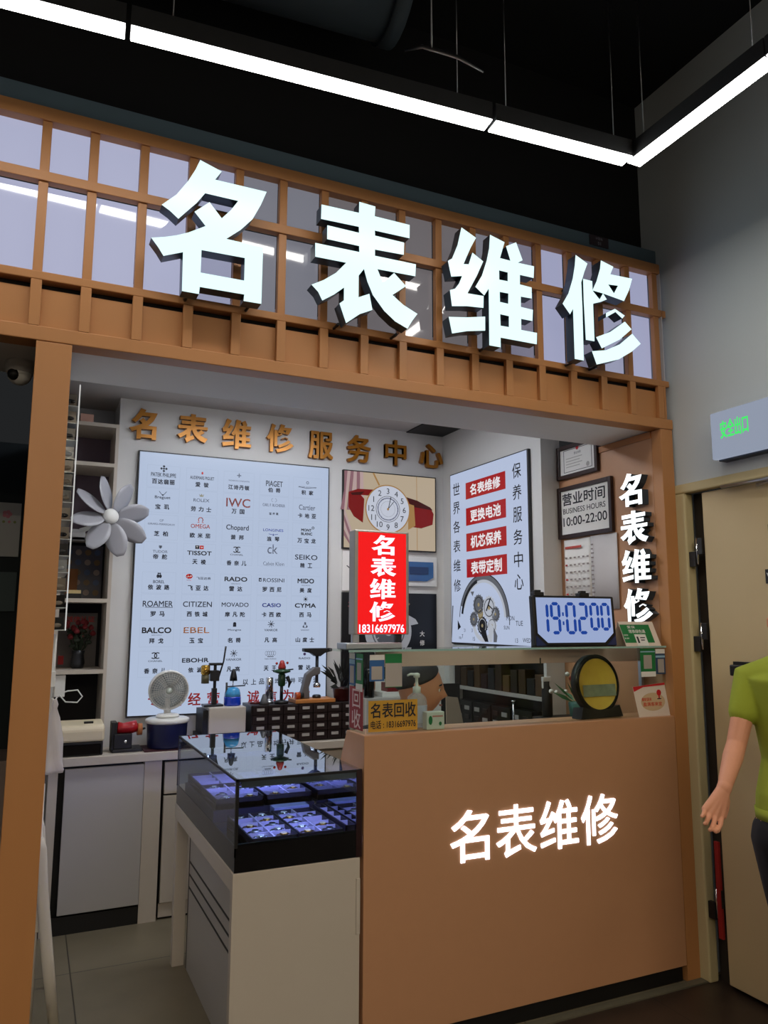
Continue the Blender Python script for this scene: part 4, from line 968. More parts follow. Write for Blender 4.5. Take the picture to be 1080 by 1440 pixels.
st.build('stems', t); lf.build('leaves', t)
t = thing('wall_plug', 'white adapter with a looped cable in the lowest niche', 'adapter', (0.19, 4.66, 1.15))
B().box(0.151, 4.62, 1.14, 0.205, 4.665, 1.258, wht).build('adapter_body', t, bevel=0.004)
B().tube([(0.18, 4.615, 1.15), (0.21, 4.60, 1.115), (0.27, 4.60, 1.11), (0.295, 4.61, 1.14), (0.27, 4.62, 1.175), (0.22, 4.63, 1.17), (0.19, 4.64, 1.16)], 0.004, wht, 8).build('cable', t)

# display rack on the left partition wall (seen end on)
rk = thing('strap_rack', 'tall slim glass rack of watch straps on the wall behind the left pillar', 'display rack', (0.1, 3.3, 1.5))
B().box(0.066, 3.20, 1.50, 0.070, 3.55, 2.50, gloss_black).build('back_panel', rk)
B().tube([(0.130, 3.20, 1.515), (0.130, 3.20, 2.49)], 0.0025, glow('painted edge glint', (240, 240, 235), .55), 8).build('glass_edge', rk)  # glint of the glass edge painted in as a faint glow
zs = [1.515, 1.60, 1.665, 1.735, 1.80, 1.865, 1.94, 2.01, 2.075, 2.13, 2.185, 2.26, 2.33, 2.40]
for i, z in enumerate(zs):
    c_ = ((34, 36, 36), (14, 12, 10), (150, 152, 150), (10, 10, 10), (58, 46, 26), (12, 12, 16), (210, 210, 206))[i * 3 % 7]
    B().box(0.070, 3.205, z, 0.127, 3.54, z + 0.003, mat('clear ledge', (200, 204, 200), .15)).build('ledge', rk)
    b = B(); b.box(0.073, 3.21, z + 0.004, 0.122, 3.52, z + 0.05, mat('strap pack %d' % (i * 3 % 7), c_, .2))
    b.ball((0.10, 3.207, z + 0.02), 0.012, mat('strap pack %d' % ((i * 5 + 1) % 7), (120, 110, 96), .2), 8, 6, (1.3, .3, .7)); b.build('strap_pack', rk)
t = thing('cable_drop', 'white cable with a small plug running down the wall behind the left pillar', 'cable', (0.09, 3.3, 1.2))
B().tube([(0.098, 3.25, 1.50), (0.097, 3.25, 1.38), (0.099, 3.25, 1.26)], 0.006, wht, 8).build('cable', t)
B().box(0.082, 3.235, 1.30, 0.108, 3.265, 1.36, wht).build('plug', t, bevel=0.003)
t = thing('plastic_bag', 'translucent white plastic bag hanging behind the left pillar', 'bag', (0.11, 3.25, 0.99))
bagm = mat('thin white plastic', (226, 218, 216), .35, alpha=.72)
b = B()
random.seed(5)
b.lathe([(0.006, 0.27), (0.014, 0.25), (0.010, 0.235), (0.022, 0.20), (0.034, 0.12), (0.040, 0.04), (0.048, 0.012), (0.044, 0.0), (0.0, 0.004)], (0.112, 3.25, 0.985), m=bagm, n=24, caps=False)
for v in b.bm.verts:
    an = math.atan2(v.co.y - 3.25, v.co.x - .112); k = 1 + .22 * math.sin(5 * an + v.co.z * 30) * (1 if v.co.z < 1.2 else .2)
    v.co.x = .112 + (v.co.x - .112) * k * .9; v.co.y = 3.25 + (v.co.y - 3.25) * k
b.build('bag_body', t)
B().tube([(0.066, 3.25, 1.262), (0.09, 3.25, 1.265), (0.11, 3.25, 1.25), (0.118, 3.25, 1.262)], 0.003, wht, 8).build('hook', t)

# ------------------------------------------------------------------ clip fan with petals on the niche shelf edge
cf = thing('clip_fan', 'white clip-on fan with petal blades on the edge of the niche shelf', 'fan', (0.21, 4.60, 2.03))
ctr = Vector((0.370, 4.36, 2.115)); ax = Vector((0.34, -0.92, 0.16)).normalized()
rotm = ax.to_track_quat('Z', 'Y').to_matrix().to_4x4(); Mx = Matrix.Translation(ctr) @ rotm
bl_m = mat('pale grey blade', (158, 158, 164), .4)
for k in range(8):
    b = B()
    an = k * PI / 4 + .2; ca, sa = math.cos(an), math.sin(an)
    def pt(u, v, ca=ca, sa=sa):
        r = .04 + .185 * u; wv = (.018 + .034 * math.sin(min(1, u * 1.02) * PI) ** .7 + .018 * u * (1 - u)) * (2 * v - 1)
        tw = wv * .55; p = Vector((r * ca - wv * sa * .85, r * sa + wv * ca * .85, tw + .012 * u))
        return Mx @ p
    b.quadgrid(pt, 10, 4, bl_m); b.build('blade', cf, solid=0.002)
B().lathe([(0.0, -.03), (.03, -.028), (.042, -.01), (.042, .012), (.03, .026), (.001, .032)], m=wht, mtx=Mx).build('hub', cf)
B().lathe([(.02, -.12), (.034, -.11), (.036, -.045), (.03, -.03)], m=offwht, mtx=Mx).build('motor', cf)
mb = Mx @ Vector((0, 0, -.09))
B().tube([mb, (0.30, 4.52, 2.075), (0.235, 4.585, 2.055)], [.014, .012, .014], wht, 10).build('neck', cf)
B().box(0.19, 4.575, 2.043, 0.26, 4.64, 2.062, wht).box(0.19, 4.578, 2.0, 0.26, 4.60, 2.043, wht).box(0.19, 4.578, 2.0, 0.26, 4.63, 2.0195, wht).build('clip', cf, bevel=0.003)

# ------------------------------------------------------------------ things on the worktop
Z = 0.8585
t = thing('label_printer', 'ivory and black label printer at the left end of the worktop', 'printer', (0.275, 4.47, Z))
B().box(0.175, 4.37, Z, 0.395, 4.57, Z + .07, black).box(0.185, 4.36, Z + .004, 0.385, 4.37, Z + .06, gloss_black).build('base', t, bevel=0.006)
b = B(); b.prism([(4.365, Z + .07), (4.362, Z + .135), (4.38, Z + .155), (4.56, Z + .165), (4.575, Z + .07)], .170, .400, 'x', offwht); b.build('cover', t, bevel=0.012)
B().box(.30, 4.42, Z + .157, .345, 4.45, Z + .166, black).build('button', t)
t = thing('strap_tool', 'red and black strap punching machine beside the printer', 'machine', (0.52, 4.46, Z))
B().box(.445, 4.40, Z, .60, 4.53, Z + .018, black).box(.452, 4.41, Z + .018, .545, 4.50, Z + .095, black).build('base', t, bevel=0.004)
B().box(.440, 4.425, Z, .468, 4.52, Z + .155, black).build('end_plate', t, bevel=0.003)
b = B(); b.tube([(.47, 4.46, Z + .125), (.50, 4.46, Z + .12), (.545, 4.46, Z + .122), (.575, 4.46, Z + .13)], [.03, .027, .032, .03], mat('red enamel', (170, 20, 30), .3), 16); b.build('drum', t)
B().tube([(.575, 4.46, Z + .11), (.60, 4.46, Z + .11)], .032, mat('orange wood', (176, 106, 56), .5), 16).build('knob', t)
B().tube([(.60, 4.46, Z + .11), (.618, 4.46, Z + .115)], .006, dark_steel, 8).build('crank', t)
B().lathe([(.0, 0), (.009, 0), (.009, .003), (0, .003)], (.512, 4.408, Z + .055), 'y', chrome, 12).build('badge', t)
t = B().box(.605, 4.36, Z, .87, 4.575, Z + .006, mat('dark red mat', (58, 14, 20), .7)).build('desk_mat', None); tag(t, 'dark red mat under the navy tub', 'mat')
t = thing('storage_tub', 'navy tub with a white lid under the white desk fan', 'tub', (0.735, 4.46, Z + .0065))
b = B(); b.lathe([(.098, 0), (.104, .01), (.110, .13), (.110, .135)], (.735, 4.465, Z + .0065), m=mat('navy plastic', (22, 28, 66), .35)); b.build('tub', t)
B().lathe([(.114, .132), (.118, .138), (.118, .152), (.106, .158), (.02, .160)], (.735, 4.465, Z + .0065), m=wht).build('lid', t)
zf = Z + .1675
t = thing('desk_fan', 'small white round desk fan standing on the navy tub', 'fan', (0.735, 4.465, zf))
B().lathe([(.062, 0), (.064, .008), (.055, .016), (.02, .02)], (.735, 4.465, zf), m=wht).tube([(.735, 4.475, zf + .015), (.733, 4.485, zf + .06), (.731, 4.475, zf + .10)], [.02, .017, .016], wht, 14).build('stand', t)
FM = Matrix.Translation((.732, 4.455, zf + .148)) @ Matrix.Rotation(math.radians(8), 4, 'X')
b = B()
for r in (.022, .034, .046, .058, .070, .082, .094, .103):
    b.tube([FM @ Vector((r * math.cos(q * PI / 18), -.024 - .008 * (1 - r / .103), r * math.sin(q * PI / 18))) for q in range(37)], .0011, wht, 5, caps=False)
for k in range(40):
    q = 2 * PI * k / 40; b.tube([FM @ Vector((.018 * math.cos(q), -.033, .018 * math.sin(q))), FM @ Vector((.06 * math.cos(q + .15), -.031, .06 * math.sin(q + .15))), FM @ Vector((.105 * math.cos(q + .2), -.022, .105 * math.sin(q + .2)))], .0009, wht, 4)
b.build('front_grille', t)
B().lathe([(.100, -.020), (.108, -.024), (.110, -.012), (.108, .014), (.100, .018)], (0, 0, 0), 'y', wht, 40, mtx=FM, caps=False).build('cage_ring', t)
B().lathe([(.107, .014), (.07, .034), (.03, .045), (.0, .046)], (0, 0, 0), 'y', mat('pale grey plastic', (186, 192, 190), .4), 32, mtx=FM).build('rear_shell', t)
B().lathe([(.0, -.034), (.016, -.034), (.018, -.028), (.018, .03)], (0, 0, 0), 'y', mat('pale green cap', (178, 188, 176), .4), 20, mtx=FM).build('hub', t)
for k in range(5):
    an = k * 2 * PI / 5 + .3; b = B()
    b.quadgrid(lambda u, v: FM @ Vector(((.016 + .075 * u) * math.cos(an + (v - .5) * (.5 + .5 * u)), -.006 + .018 * (v - .5), (.016 + .075 * u) * math.sin(an + (v - .5) * (.5 + .5 * u)))), 5, 4, mat('clear blue blade', (160, 172, 176), .3))
    b.build('blade', t, solid=.001)

# pale bench box with tools on it
bz = Z + .07
t = thing('bench_box', 'pale grey box on a black foot carrying the press and the blue lamp', 'box', (1.05, 4.47, Z))
B().box(.90, 4.38, Z, 1.18, 4.58, Z + .07, black).build('foot', t); B().box(.945, 4.372, bz - .005 + .005, 1.155, 4.58, bz + .145, mat('pale grey enamel', (196, 188, 178), .4)).build('case', t, bevel=.006)
B().box(.915, 4.39, bz, .944, 4.58, bz + .13, black).build('side_panel', t)
bt = bz + .1455
t = thing('bench_press', 'small brass and black bench press standing on the pale bench box', 'press', (0.97, 4.46, bt))
B().box(.925, 4.42, bt, 1.035, 4.50, bt + .012, dark_steel).build('base', t, bevel=.003)
B().box(.975, 4.445, bt + .012, 1.002, 4.475, bt + .10, black).tube([(.99, 4.46, bt + .10), (.99, 4.46, bt + .235)], .009, black, 12).build('column', t, bevel=.002)
B().box(.962, 4.44, bt + .14, 1.012, 4.48, bt + .20, black).box(.955, 4.44, bt + .228, 1.028, 4.478, bt + .242, black).build('head', t, bevel=.003)
B().lathe([(.02, 0), (.026, .01), (.026, .05), (.018, .056)], (.935, 4.46, bt + .175), m=brass).build('motor', t); B().lathe([(.022, 0), (.022, .045), (.016, .05)], (.935, 4.46, bt + .128), m=mat('olive enamel', (92, 88, 62), .4)).build('chuck', t)
B().tube([(1.01, 4.455, bt + .16), (1.035, 4.45, bt + .25), (1.045, 4.448, bt + .335)], [.005, .0045, .0055], black, 10).build('lever', t)
t = thing('spirit_lamp', 'blue glass spirit lamp with a black wick cap on the pale bench box', 'lamp', (1.095, 4.46, bt))
bgl = mat('blue spirit', (16, 60, 190), .1, emit=(20, 70, 200), es=0.0, coat=.5)
B().lathe([(.046, 0), (.049, .006), (.0485, .045), (.047, .05)], (1.095, 4.46, bt), m=bgl).build('blue_liquid', t)
B().lathe([(.047, .0505), (.045, .07), (.040, .088), (.028, .100), (.012, .104)], (1.095, 4.46, bt), m=mat('sky blue glass', (60, 160, 220), .08, coat=.6, alpha=.85)).build('glass_top', t)
B().tube([(1.095, 4.46, bt + .103), (1.097, 4.46, bt + .14)], .003, chrome, 8).build('wick', t)
B().lathe([(.022, .138), (.020, .16), (.012, .195), (.006, .205)], (1.098, 4.46, bt), m=black).build('cap', t)
B().tube([(1.057, 4.45, bt), (1.057, 4.45, bt + .13)], .006, black, 8).tube([(1.054, 4.45, bt + .107), (1.165, 4.45, bt + .11)], .0035, dark_steel, 8).build('holder', t)

# parts drawer cabinet: seven columns of four
pc = thing('parts_drawers', 'black cabinet of small parts drawers with white label slots on the worktop', 'drawer cabinet', (1.5, 4.47, Z))
B().box(1.19, 4.395, Z, 1.845, 4.60, Z + .215, mat('drawer cabinet black', (30, 22, 22), .4)).build('carcass', pc, bevel=.003)
lab = mat('drawer label', (168, 164, 160), .6); drm = mat('drawer front', (36, 28, 30), .3)
for c_ in range(7):
    for r in range(4):
        x = 1.198 + c_ * .0915; z = Z + .010 + r * .051
        dr = B().box(x, 4.383, z, x + .086, 4.397, z + .046, drm).build('drawer', pc)
        B().box(x + .022, 4.379, z + .020, x + .066, 4.383, z + .036, lab).build('label', dr)
dz = Z + .2155
t = thing('pin_vise', 'red-handled pin tool lying on the parts drawers', 'tool', (1.24, 4.46, dz))
B().tube([(1.20, 4.46, dz + .008), (1.26, 4.455, dz + .008)], [.006, .008], mat('dark red handle', (100, 24, 20), .4), 10).tube([(1.26, 4.455, dz + .008), (1.30, 4.45, dz + .008)], .003, chrome, 8).build('tool_body', t)
t = thing('grey_cone_block', 'small grey cone block on the parts drawers', 'tool', (1.275, 4.43, dz)); B().lathe([(.03, 0), (.022, .02), (.01, .055), (.004, .06)], (1.275, 4.43, dz), m=mat('grey iron', (84, 84, 86), .5)).build('block', t)
t = thing('steel_cylinder', 'polished steel cylinder standing behind the green clamp', 'tool', (1.325, 4.50, dz)); B().lathe([(.024, 0), (.024, .145), (.021, .15)], (1.325, 4.50, dz), m=chrome).lathe([(.028, 0), (.028, .012)], (1.325, 4.50, dz), m=steel).build('cylinder', t)
t = thing('case_opener', 'green upright case-opening clamp with red jaws on the parts drawers', 'clamp', (1.385, 4.45, dz))
grn = mat('dark green enamel', (24, 66, 34), .35)
B().lathe([(.042, 0), (.042, .012), (.018, .02)], (1.385, 4.45, dz), m=black).tube([(1.385, 4.45, dz + .015), (1.385, 4.45, dz + .12)], .010, dark_steel, 12).build('base', t)
B().lathe([(.018, .10), (.022, .11), (.022, .165), (.014, .175)], (1.385, 4.45, dz), m=grn).build('body', t)
B().lathe([(.02, .172), (.052, .182), (.05, .192), (.018, .20)], (1.385, 4.45, dz), m=grn).tube([(1.33, 4.45, dz + .188), (1.455, 4.45, dz + .196)], .004, black, 8).build('collar', t)
rj = mat('red jaw', (170, 44, 36), .4)
B().lathe([(.022, .20), (.024, .21), (.012, .245), (.006, .25)], (1.385, 4.45, dz), m=rj).ball((1.352, 4.45, dz + .232), .008, rj, 8, 6).ball((1.418, 4.45, dz + .234), .008, rj, 8, 6).build('jaw', t)
B().tube([(1.415, 4.44, dz + .155), (1.432, 4.44, dz + .12), (1.425, 4.44, dz + .09)], [.012, .010, .004], black, 8).build('handle', t)
t = thing('hand_press', 'grey cast hand press with a wide black top handle on a tan board', 'press', (1.56, 4.46, dz))
tan = mat('tan board', (186, 120, 58), .5); cast = mat('grey cast iron', (98, 94, 94), .45)
B().box(1.455, 4.39, dz, 1.705, 4.54, dz + .022, tan).build('board', t, bevel=.003)
B().prism([(1.50, dz + .022), (1.56, dz + .022), (1.555, dz + .09), (1.575, dz + .15), (1.625, dz + .165), (1.625, dz + .205), (1.59, dz + .205), (1.535, dz + .165)], 4.44, 4.49, 'y', cast).build('frame', t, bevel=.006)
B().tube([(1.610, 4.465, dz + .11), (1.610, 4.465, dz + .30)], .010, dark_steel, 12).lathe([(.022, 0), (.024, .014), (.014, .03)], (1.61, 4.465, dz + .085), m=chrome).build('spindle', t)
B().prism([(1.52, dz + .318), (1.70, dz + .318), (1.70, dz + .300), (1.655, dz + .290), (1.625, dz + .270), (1.595, dz + .270), (1.565, dz + .290), (1.52, dz + .298)], 4.44, 4.49, 'y', black).build('handle', t, bevel=.004)
B().lathe([(.026, 0), (.026, .014), (.018, .02)], (1.61, 4.465, dz + .022), m=dark_steel).build('anvil', t)
t = thing('orange_knob_tool', 'small orange and black knob beside the hand press', 'tool', (1.475, 4.43, dz + .0225)); B().tube([(1.462, 4.425, dz + .043), (1.49, 4.425, dz + .043)], .02, mat('orange enamel', (190, 80, 24), .4), 14).tube([(1.49, 4.425, dz + .043), (1.512, 4.425, dz + .043)], .018, black, 14).build('knob', t)
# plant in a dark red pot at the right end
t = thing('potted_plant', 'dark leafy plant in a dark red pot at the right end of the parts drawers', 'plant', (1.77, 4.46, dz))
B().lathe([(.045, 0), (.05, .01), (.058, .07), (.062, .075), (.05, .078)], (1.775, 4.46, dz), m=mat('dark red pot', (66, 18, 18), .35)).build('pot', t)
b = B(); random.seed(11)
for k in range(46):
    an = random.random() * 6.28; el = random.uniform(-.1, 1.3); L = random.uniform(.06, .13)
    d_ = Vector((math.cos(an) * math.cos(el), .7 * math.sin(an) * math.cos(el), math.sin(el) * 1.3)); p0 = Vector((1.775, 4.46, dz + .075)) + d_ * .05; p1 = p0 + d_ * L
    sd = d_.orthogonal().normalized() * .014; mid = (p0 + p1) / 2 + Vector((0, 0, .012))
    f = b.bm.faces.new([b.bm.verts.new(q) for q in (p0, mid + sd, p1, mid - sd)]); b._fin([f], mat('dark foliage', (34, 36, 30), .6))
b.build('leaves', t)

# things right of the drawers, seen through the glass screen
t = B().box(1.90, 4.42, Z, 2.24, 4.60, Z + .225, mat('grey carton', (186, 182, 178), .6)).build('carton', None, bevel=.003); tag(t, 'wide grey carton behind the glass left of the seated man', 'box')
gz = Z + .2255
t = thing('dark_canister', 'tall black canister on the wide grey carton', 'canister', (1.955, 4.46, gz)); B().lathe([(.03, 0), (.033, .004), (.033, .17), (.028, .18), (.02, .182)], (1.955, 4.46, gz), m=gloss_black).build('canister_body', t)
t = thing('open_case', 'white open case with a red box inside on the wide grey carton', 'case', (2.11, 4.50, gz)); B().box(2.04, 4.45, gz, 2.19, 4.58, gz + .03, wht).build('tray', t, bevel=.003); B().prism([(4.58, gz + .03), (4.59, gz + .03), (4.60, gz + .10), (4.59, gz + .10)], 2.04, 2.19, 'x', wht).build('lid', t)
t = B().box(2.085, 4.465, gz + .0305, 2.18, 4.565, gz + .085, mat('dark red box', (110, 16, 24), .4)).build('jewel_box', None, bevel=.002); tag(t, 'dark red box sitting in the white open case', 'box')
t = thing('amber_pouch', 'amber pouch behind the red box on the wide grey carton', 'pouch', (2.03, 4.52, gz)); B().ball((2.012, 4.555, gz + .07), .07, mat('amber plastic', (176, 108, 40), .4), 14, 10, (.38, .35, 1)).build('pouch_body', t)
# ------------------------------------------------------------------ watch showcase
X0, X1, Y0, Y1, ZB, ZT = 0.687, 1.158, 2.703, 3.83, 0.703, 1.009
sc = thing('watch_showcase', 'glass-topped watch showcase on a white cabinet beside the counter', 'showcase', (0.92, 3.25, 0))
top_g = facing_glass('dark glass top')
side_g = facing_glass('showcase pane', (232, 240, 244), .05, .55, 2.2)
B().box(X0, Y0, ZT - .006, X1, Y1, ZT, top_g).build('top_glass', sc)
B().box(X0, Y0, ZB + .085, X1, Y0 + .004, ZT - .006, side_g).build('front_glass', sc)
B().box(X0, Y0 + .004, ZB + .085, X0 + .004, Y1, ZT - .006, side_g).build('side_glass', sc)
B().box(X1 - .006, Y0 + .004, ZB + .085, X1 - .003, Y1, ZT - .006, mat('mirror back', (190, 192, 204), .03, metal=1.0)).build('mirror_side', sc)
B().box(X0 + .004, Y1 - .004, ZB + .085, X1 - .006, Y1, ZT - .006, side_g).build('rear_glass', sc)
B().box(X0, Y0, ZB, X1, Y1, ZB + .050, gloss_black).box(X0, Y0, ZB + .05, X1, Y0 + .006, ZB + .093, gloss_black).box(X0, Y0, ZB + .05, X0 + .005, Y1, ZB + .085, gloss_black).build('base_band', sc)
b = B()
for x, y in ((X0, Y0), (X1 - .01, Y0), (X0, Y1 - .01), (X1 - .014, Y1 - .014)): b.box(x - .001, y - .001, ZB + .08, x + .010, y + .010, ZT + .001, black)
b.box(X1 - .022, Y0 - .002, ZB, X1, Y0 + .004, ZT, mat('dark brown post', (40, 16, 16), .3))
b.box(X0 - .001, Y0 - .001, ZT - .008, X1, Y0 + .006, ZT + .001, black); b.box(X0 - .001, Y0, ZT - .008, X0 + .005, Y1, ZT + .001, black); b.box(X0, Y1 - .006, ZT - .008, X1, Y1, ZT + .001, black)
b.build('edge_frame', sc)
B().box(X0 + .02, Y0 + .006, ZT - .030, X1 - .02, Y0 + .010, ZT - .009, alu).box(X0 + .02, Y0 + .010, ZT - .014, X1 - .02, Y0 + .026, ZT - .009, alu).build('lamp_housing', sc)
led = glow('violet led strip', (156, 162, 255), 100.0)
B().box(X0 + .03, Y0 + .0105, ZT - .022, X1 - .03, Y0 + .018, ZT - .0142, led).build('led_strip', sc)
B().box(X0 + .03, 3.30, ZT - .028, X1 - .03, 3.304, ZT - .007, alu).box(X0 + .03, 3.304, ZT - .012, X1 - .03, 3.318, ZT - .007, alu).build('lamp_housing', sc)
B().box(X0 + .03, 3.3045, ZT - .020, X1 - .03, 3.312, ZT - .0125, led).build('led_strip', sc)
# cabinet under the case
B().box(X0 - .004, Y0 - .001, 0.0, X1 - .006, Y0 + .03, ZB - .002, white_lam).build('front_panel', sc, bevel=.002)
B().box(X0 - .004, Y0 + .03, ZB - .065, X1, Y1, ZB - .001, white_lam).build('top_frame', sc, bevel=.002)
B().box(X0 - .002, Y1 - .055, 0.0, X0 + .052, Y1 - .01, ZB - .065, white_lam).build('leg', sc, bevel=.002)
B().box(X1 - .06, Y1 - .055, 0.0, X1 - .01, Y1 - .01, ZB - .065, white_lam).build('leg', sc, bevel=.002)
side_l = mat('grey laminate side', (172, 168, 162), .4)
dp = B(); dp.box(X0 + .055, Y0 + .03, 0.0, X0 + .075, Y1 - .10, ZB - .065, side_l); dpo = dp.build('side_panel', sc)
g = B()
for z in (.345, .40, .455): g.box(X0 + .0535, Y0 + .03, z, X0 + .056, Y1 - .10, z + .009, black)
g.build('groove', dpo)
B().box(X0 + .055, Y1 - .10, 0.0, X0 + .075, Y1 - .08, ZB - .065, black).build('panel_edge', sc)
hb = B(); hb.box(X1 - .022, Y0 - .006, .44, X1 - .006, Y0 - .001, .63, white_lam); hb.build('pull_bracket', sc, bevel=.002)

# trays and watches
zf = ZB + .0505
lilac = mat('lilac tray velvet', (176, 170, 196), .7); tray_d = mat('dark tray side', (34, 26, 38), .5)
def tray(x0, y0, x1, y1, z, label, h=.045, nx=2, ny=5, m=lilac, div=True):
    t = thing('watch_tray', label, 'tray', ((x0 + x1) / 2, (y0 + y1) / 2, z), group='watch trays in the showcase')
    B().box(x0, y0, z, x1, y1, z + h * .55, m).build('tray_floor', t)
    b = B(); w = .006
    b.box(x0, y0, z, x0 + w, y1, z + h, tray_d); b.box(x1 - w, y0, z, x1, y1, z + h, tray_d); b.box(x0, y0, z, x1, y0 + w, z + h, tray_d); b.box(x0, y1 - w, z, x1, y1, z + h, tray_d); b.build('rim', t)
    if div:
        b = B()
        for i in range(1, nx): x = x0 + (x1 - x0) * i / nx; b.box(x - .003, y0 + w, z, x + .003, y1 - w, z + h, m)
        for j in range(1, ny): y = y0 + (y1 - y0) * j / ny; b.box(x0 + w, y - .0025, z, x1 - w, y + .0025, z + h, m)
        b.build('dividers', t)
    return t
tray(.755, 2.735, .925, 3.10, zf, 'lilac divided watch tray nearest the left glass of the showcase')
tray(.932, 2.735, 1.100, 3.10, zf, 'lilac divided watch tray in the right front of the showcase')
tray(1.108, 2.735, 1.150, 3.10, zf, 'narrow dark watch tray against the right end of the showcase', .055, 1, 5)
up = B(); up.box(.72, 3.19, zf, 1.148, 3.80, zf + .045, mat('dark riser', (52, 48, 66), .4)).build('riser', sc)
for i, (x0, x1) in enumerate(((.73, .93), (.94, 1.14))):
    for j, (y0, y1) in enumerate(((3.20, 3.49), (3.50, 3.79))):
        tray(x0, y0, x1, y1, zf + .0455, 'lilac watch tray on the raised %s %s of the showcase' % (('front', 'back')[j], ('left', 'right')[i]), .04, 2, 4)
for i in range(3):
    t = B().box(.95, 3.118 + .0, zf + i * .0172, 1.10, 3.178, zf + .0165 + i * .0172, mat('clear lilac box', (170, 176, 220), .15)).build('watch_case', None, bevel=.002)
    tag(t, '%s clear lilac case of the pile between the front and raised trays' % ('lowest', 'middle', 'topmost')[i], 'case', 'flat cases in the showcase')
def watch_proto(kind):
    t = thing('wrist_watch', '', 'watch', (0, 0, 0), group='watches in the showcase trays')
    cm = (chrome, brass, steel)[kind]; dm = (mat('white dial', (224, 224, 228), .2), mat('cream dial', (214, 204, 180), .2), mat('dark dial', (26, 28, 44), .1))[kind]
    smt = (mat('steel bracelet', (196, 198, 206), .25, metal=1.0), mat('brown strap', (78, 48, 34), .55), mat('black strap', (20, 20, 24), .5))[kind]
    B().lathe([(.015, 0), (.0185, .002), (.0185, .007), (.0155, .009)], (0, 0, .012), m=cm, n=24).build('case', t, local=True)
    d = B().lathe([(.0154, .0), (.0154, .0004)], (0, 0, .0211), m=dm, n=24).build('dial', t, local=True)
    B().box(-.0006, 0, .0216, .0006, .011, .0219, ink).box(0, -.0006, .0216, .008, .0006, .0219, ink).build('hands', d, local=True)
    B().lathe([(.002, 0), (.002, .004)], (.0185, 0, .0165), 'x', cm, 10).build('crown', t, local=True)
    for s in (-1, 1):
        b = B(); pr = [(0.0165, .0165), (.028, .0155), (.040, .009), (.048, .0035), (.052, .0025)]
        b.quadgrid(lambda u, v: Vector(((-.0095 + .019 * v) * (1 - .15 * u), s * (pr[int(round(u * 4))][0]), pr[int(round(u * 4))][1])), 4, 3, smt); b.build('strap', t, local=True, solid=.002)
    return t
WL = ('white-dial steel watch', 'gilt watch on brown strap', 'dark-dial watch on black strap')
protos = [watch_proto(k) for k in range(3)]; used = [False] * 3
random.seed(21); n = 0
rown = ('front', 'second', 'middle', 'fourth', 'back')
for ti, (x0, x1, y0, y1, z, nx, ny, nm) in enumerate(((.755, .925, 2.735, 3.10, zf + .0248, 2, 5, 'left front tray'), (.932, 1.100, 2.735, 3.10, zf + .0248, 2, 5, 'right front tray'))):
    for j in range(ny):
        for i in range(nx):
            if (ti, j, i) in ((0, 3, 0), (1, 4, 1), (1, 2, 1)): continue
            k = (i + 2 * j + ti) % 3
            w = protos[k] if not used[k] else copy_tree(protos[k]); used[k] = True
            w.location = (x0 + (x1 - x0) * (i + .5) / nx, y0 + (y1 - y0) * (j + .5) / ny, z)
            w.rotation_euler = (0, 0, PI / 2 + random.uniform(-.25, .25)); w.scale = (.85, .80, 1.0)
            w['label'] = '%s, %s cell, %s row, %s' % (WL[k], ('left', 'right')[i], rown[j], nm)
for i, (x0, x1) in enumerate(((.73, .93), (.94, 1.14))):
    for j in range(4):
        for q in range(2):
            if (i + j + q) % 3 == 2: continue
            k = (i + j * 2 + q) % 3; w = copy_tree(protos[k])
            w.location = (x0 + .05 + q * .1, 3.20 + .29 * (j + .5) / 4, zf + .0455 + .0222); w.rotation_euler = (0, 0, PI / 2 + random.uniform(-.2, .2)); w.scale = (.85, .70, .9)
            w['label'] = '%s, %s cell, %s row, raised %s tray' % (WL[k], ('left', 'right')[q], rown[j], ('left', 'right')[i])

# ------------------------------------------------------------------ recess in the side wall: shelf with goods
rs = B().box(2.592, 3.52, 1.120, 2.69, 4.555, 1.140, grey_lam).build('recess_shelf', None); tag(rs, 'grey shelf across the dark recess under the service board', 'shelf')
tag(B().box(2.686, 3.517, 0.8605, 2.6895, 4.558, 1.1195, black).box(2.686, 3.517, 1.1405, 2.6895, 4.558, 1.344, black).build('recess_lining', None), 'black lining board at the back of the recess under the service board', 'board')
random.seed(9)
GC = [(58, 40, 30), (96, 66, 30), (30, 28, 30), (120, 84, 40), (66, 24, 24), (44, 44, 50), (84, 60, 52), (140, 104, 56)]
y = 4.53
ORD = ['first', 'second', 'third', 'fourth', 'fifth', 'sixth', 'seventh', 'eighth', 'ninth', 'tenth', 'eleventh', 'twelfth']
GN = ['brown', 'tan', 'charcoal', 'ochre', 'maroon', 'slate', 'dusty brown', 'straw']
for i in range(12):
    w = .07; h = random.uniform(.09, .17); k = i % 8
    t = B().box(2.61, y - w + .004, 1.1405, 2.68, y, 1.1405 + h, mat('goods %d' % k, tuple(v * .6 for v in GC[k]), .5)).build('goods_box', None, bevel=.002)
    tag(t, '%s upright box on the recess shelf, %s from the booth corner' % (GN[k], ORD[i]), 'box', 'boxes on the recess shelf')
    y -= w + .012
y = 4.50
for i in range(4):
    t = thing('drawer_block', 'black block of small drawers in the lower recess, %s from the corner' % ORD[i], 'drawer block', (2.64, y - .1, .861), group='drawer blocks in the lower recess')
    B().box(2.60, y - .2, .861, 2.68, y, 1.05, black).build('block', t, bevel=.002)
    for r in range(3):
        for c_ in range(2): B().box(2.596, y - .02 - c_ * .095, .885 + r * .055, 2.60, y - .075 - c_ * .095, .91 + r * .055, lab if (r + c_ + i) % 2 else drm).build('label', t)
    y -= .215
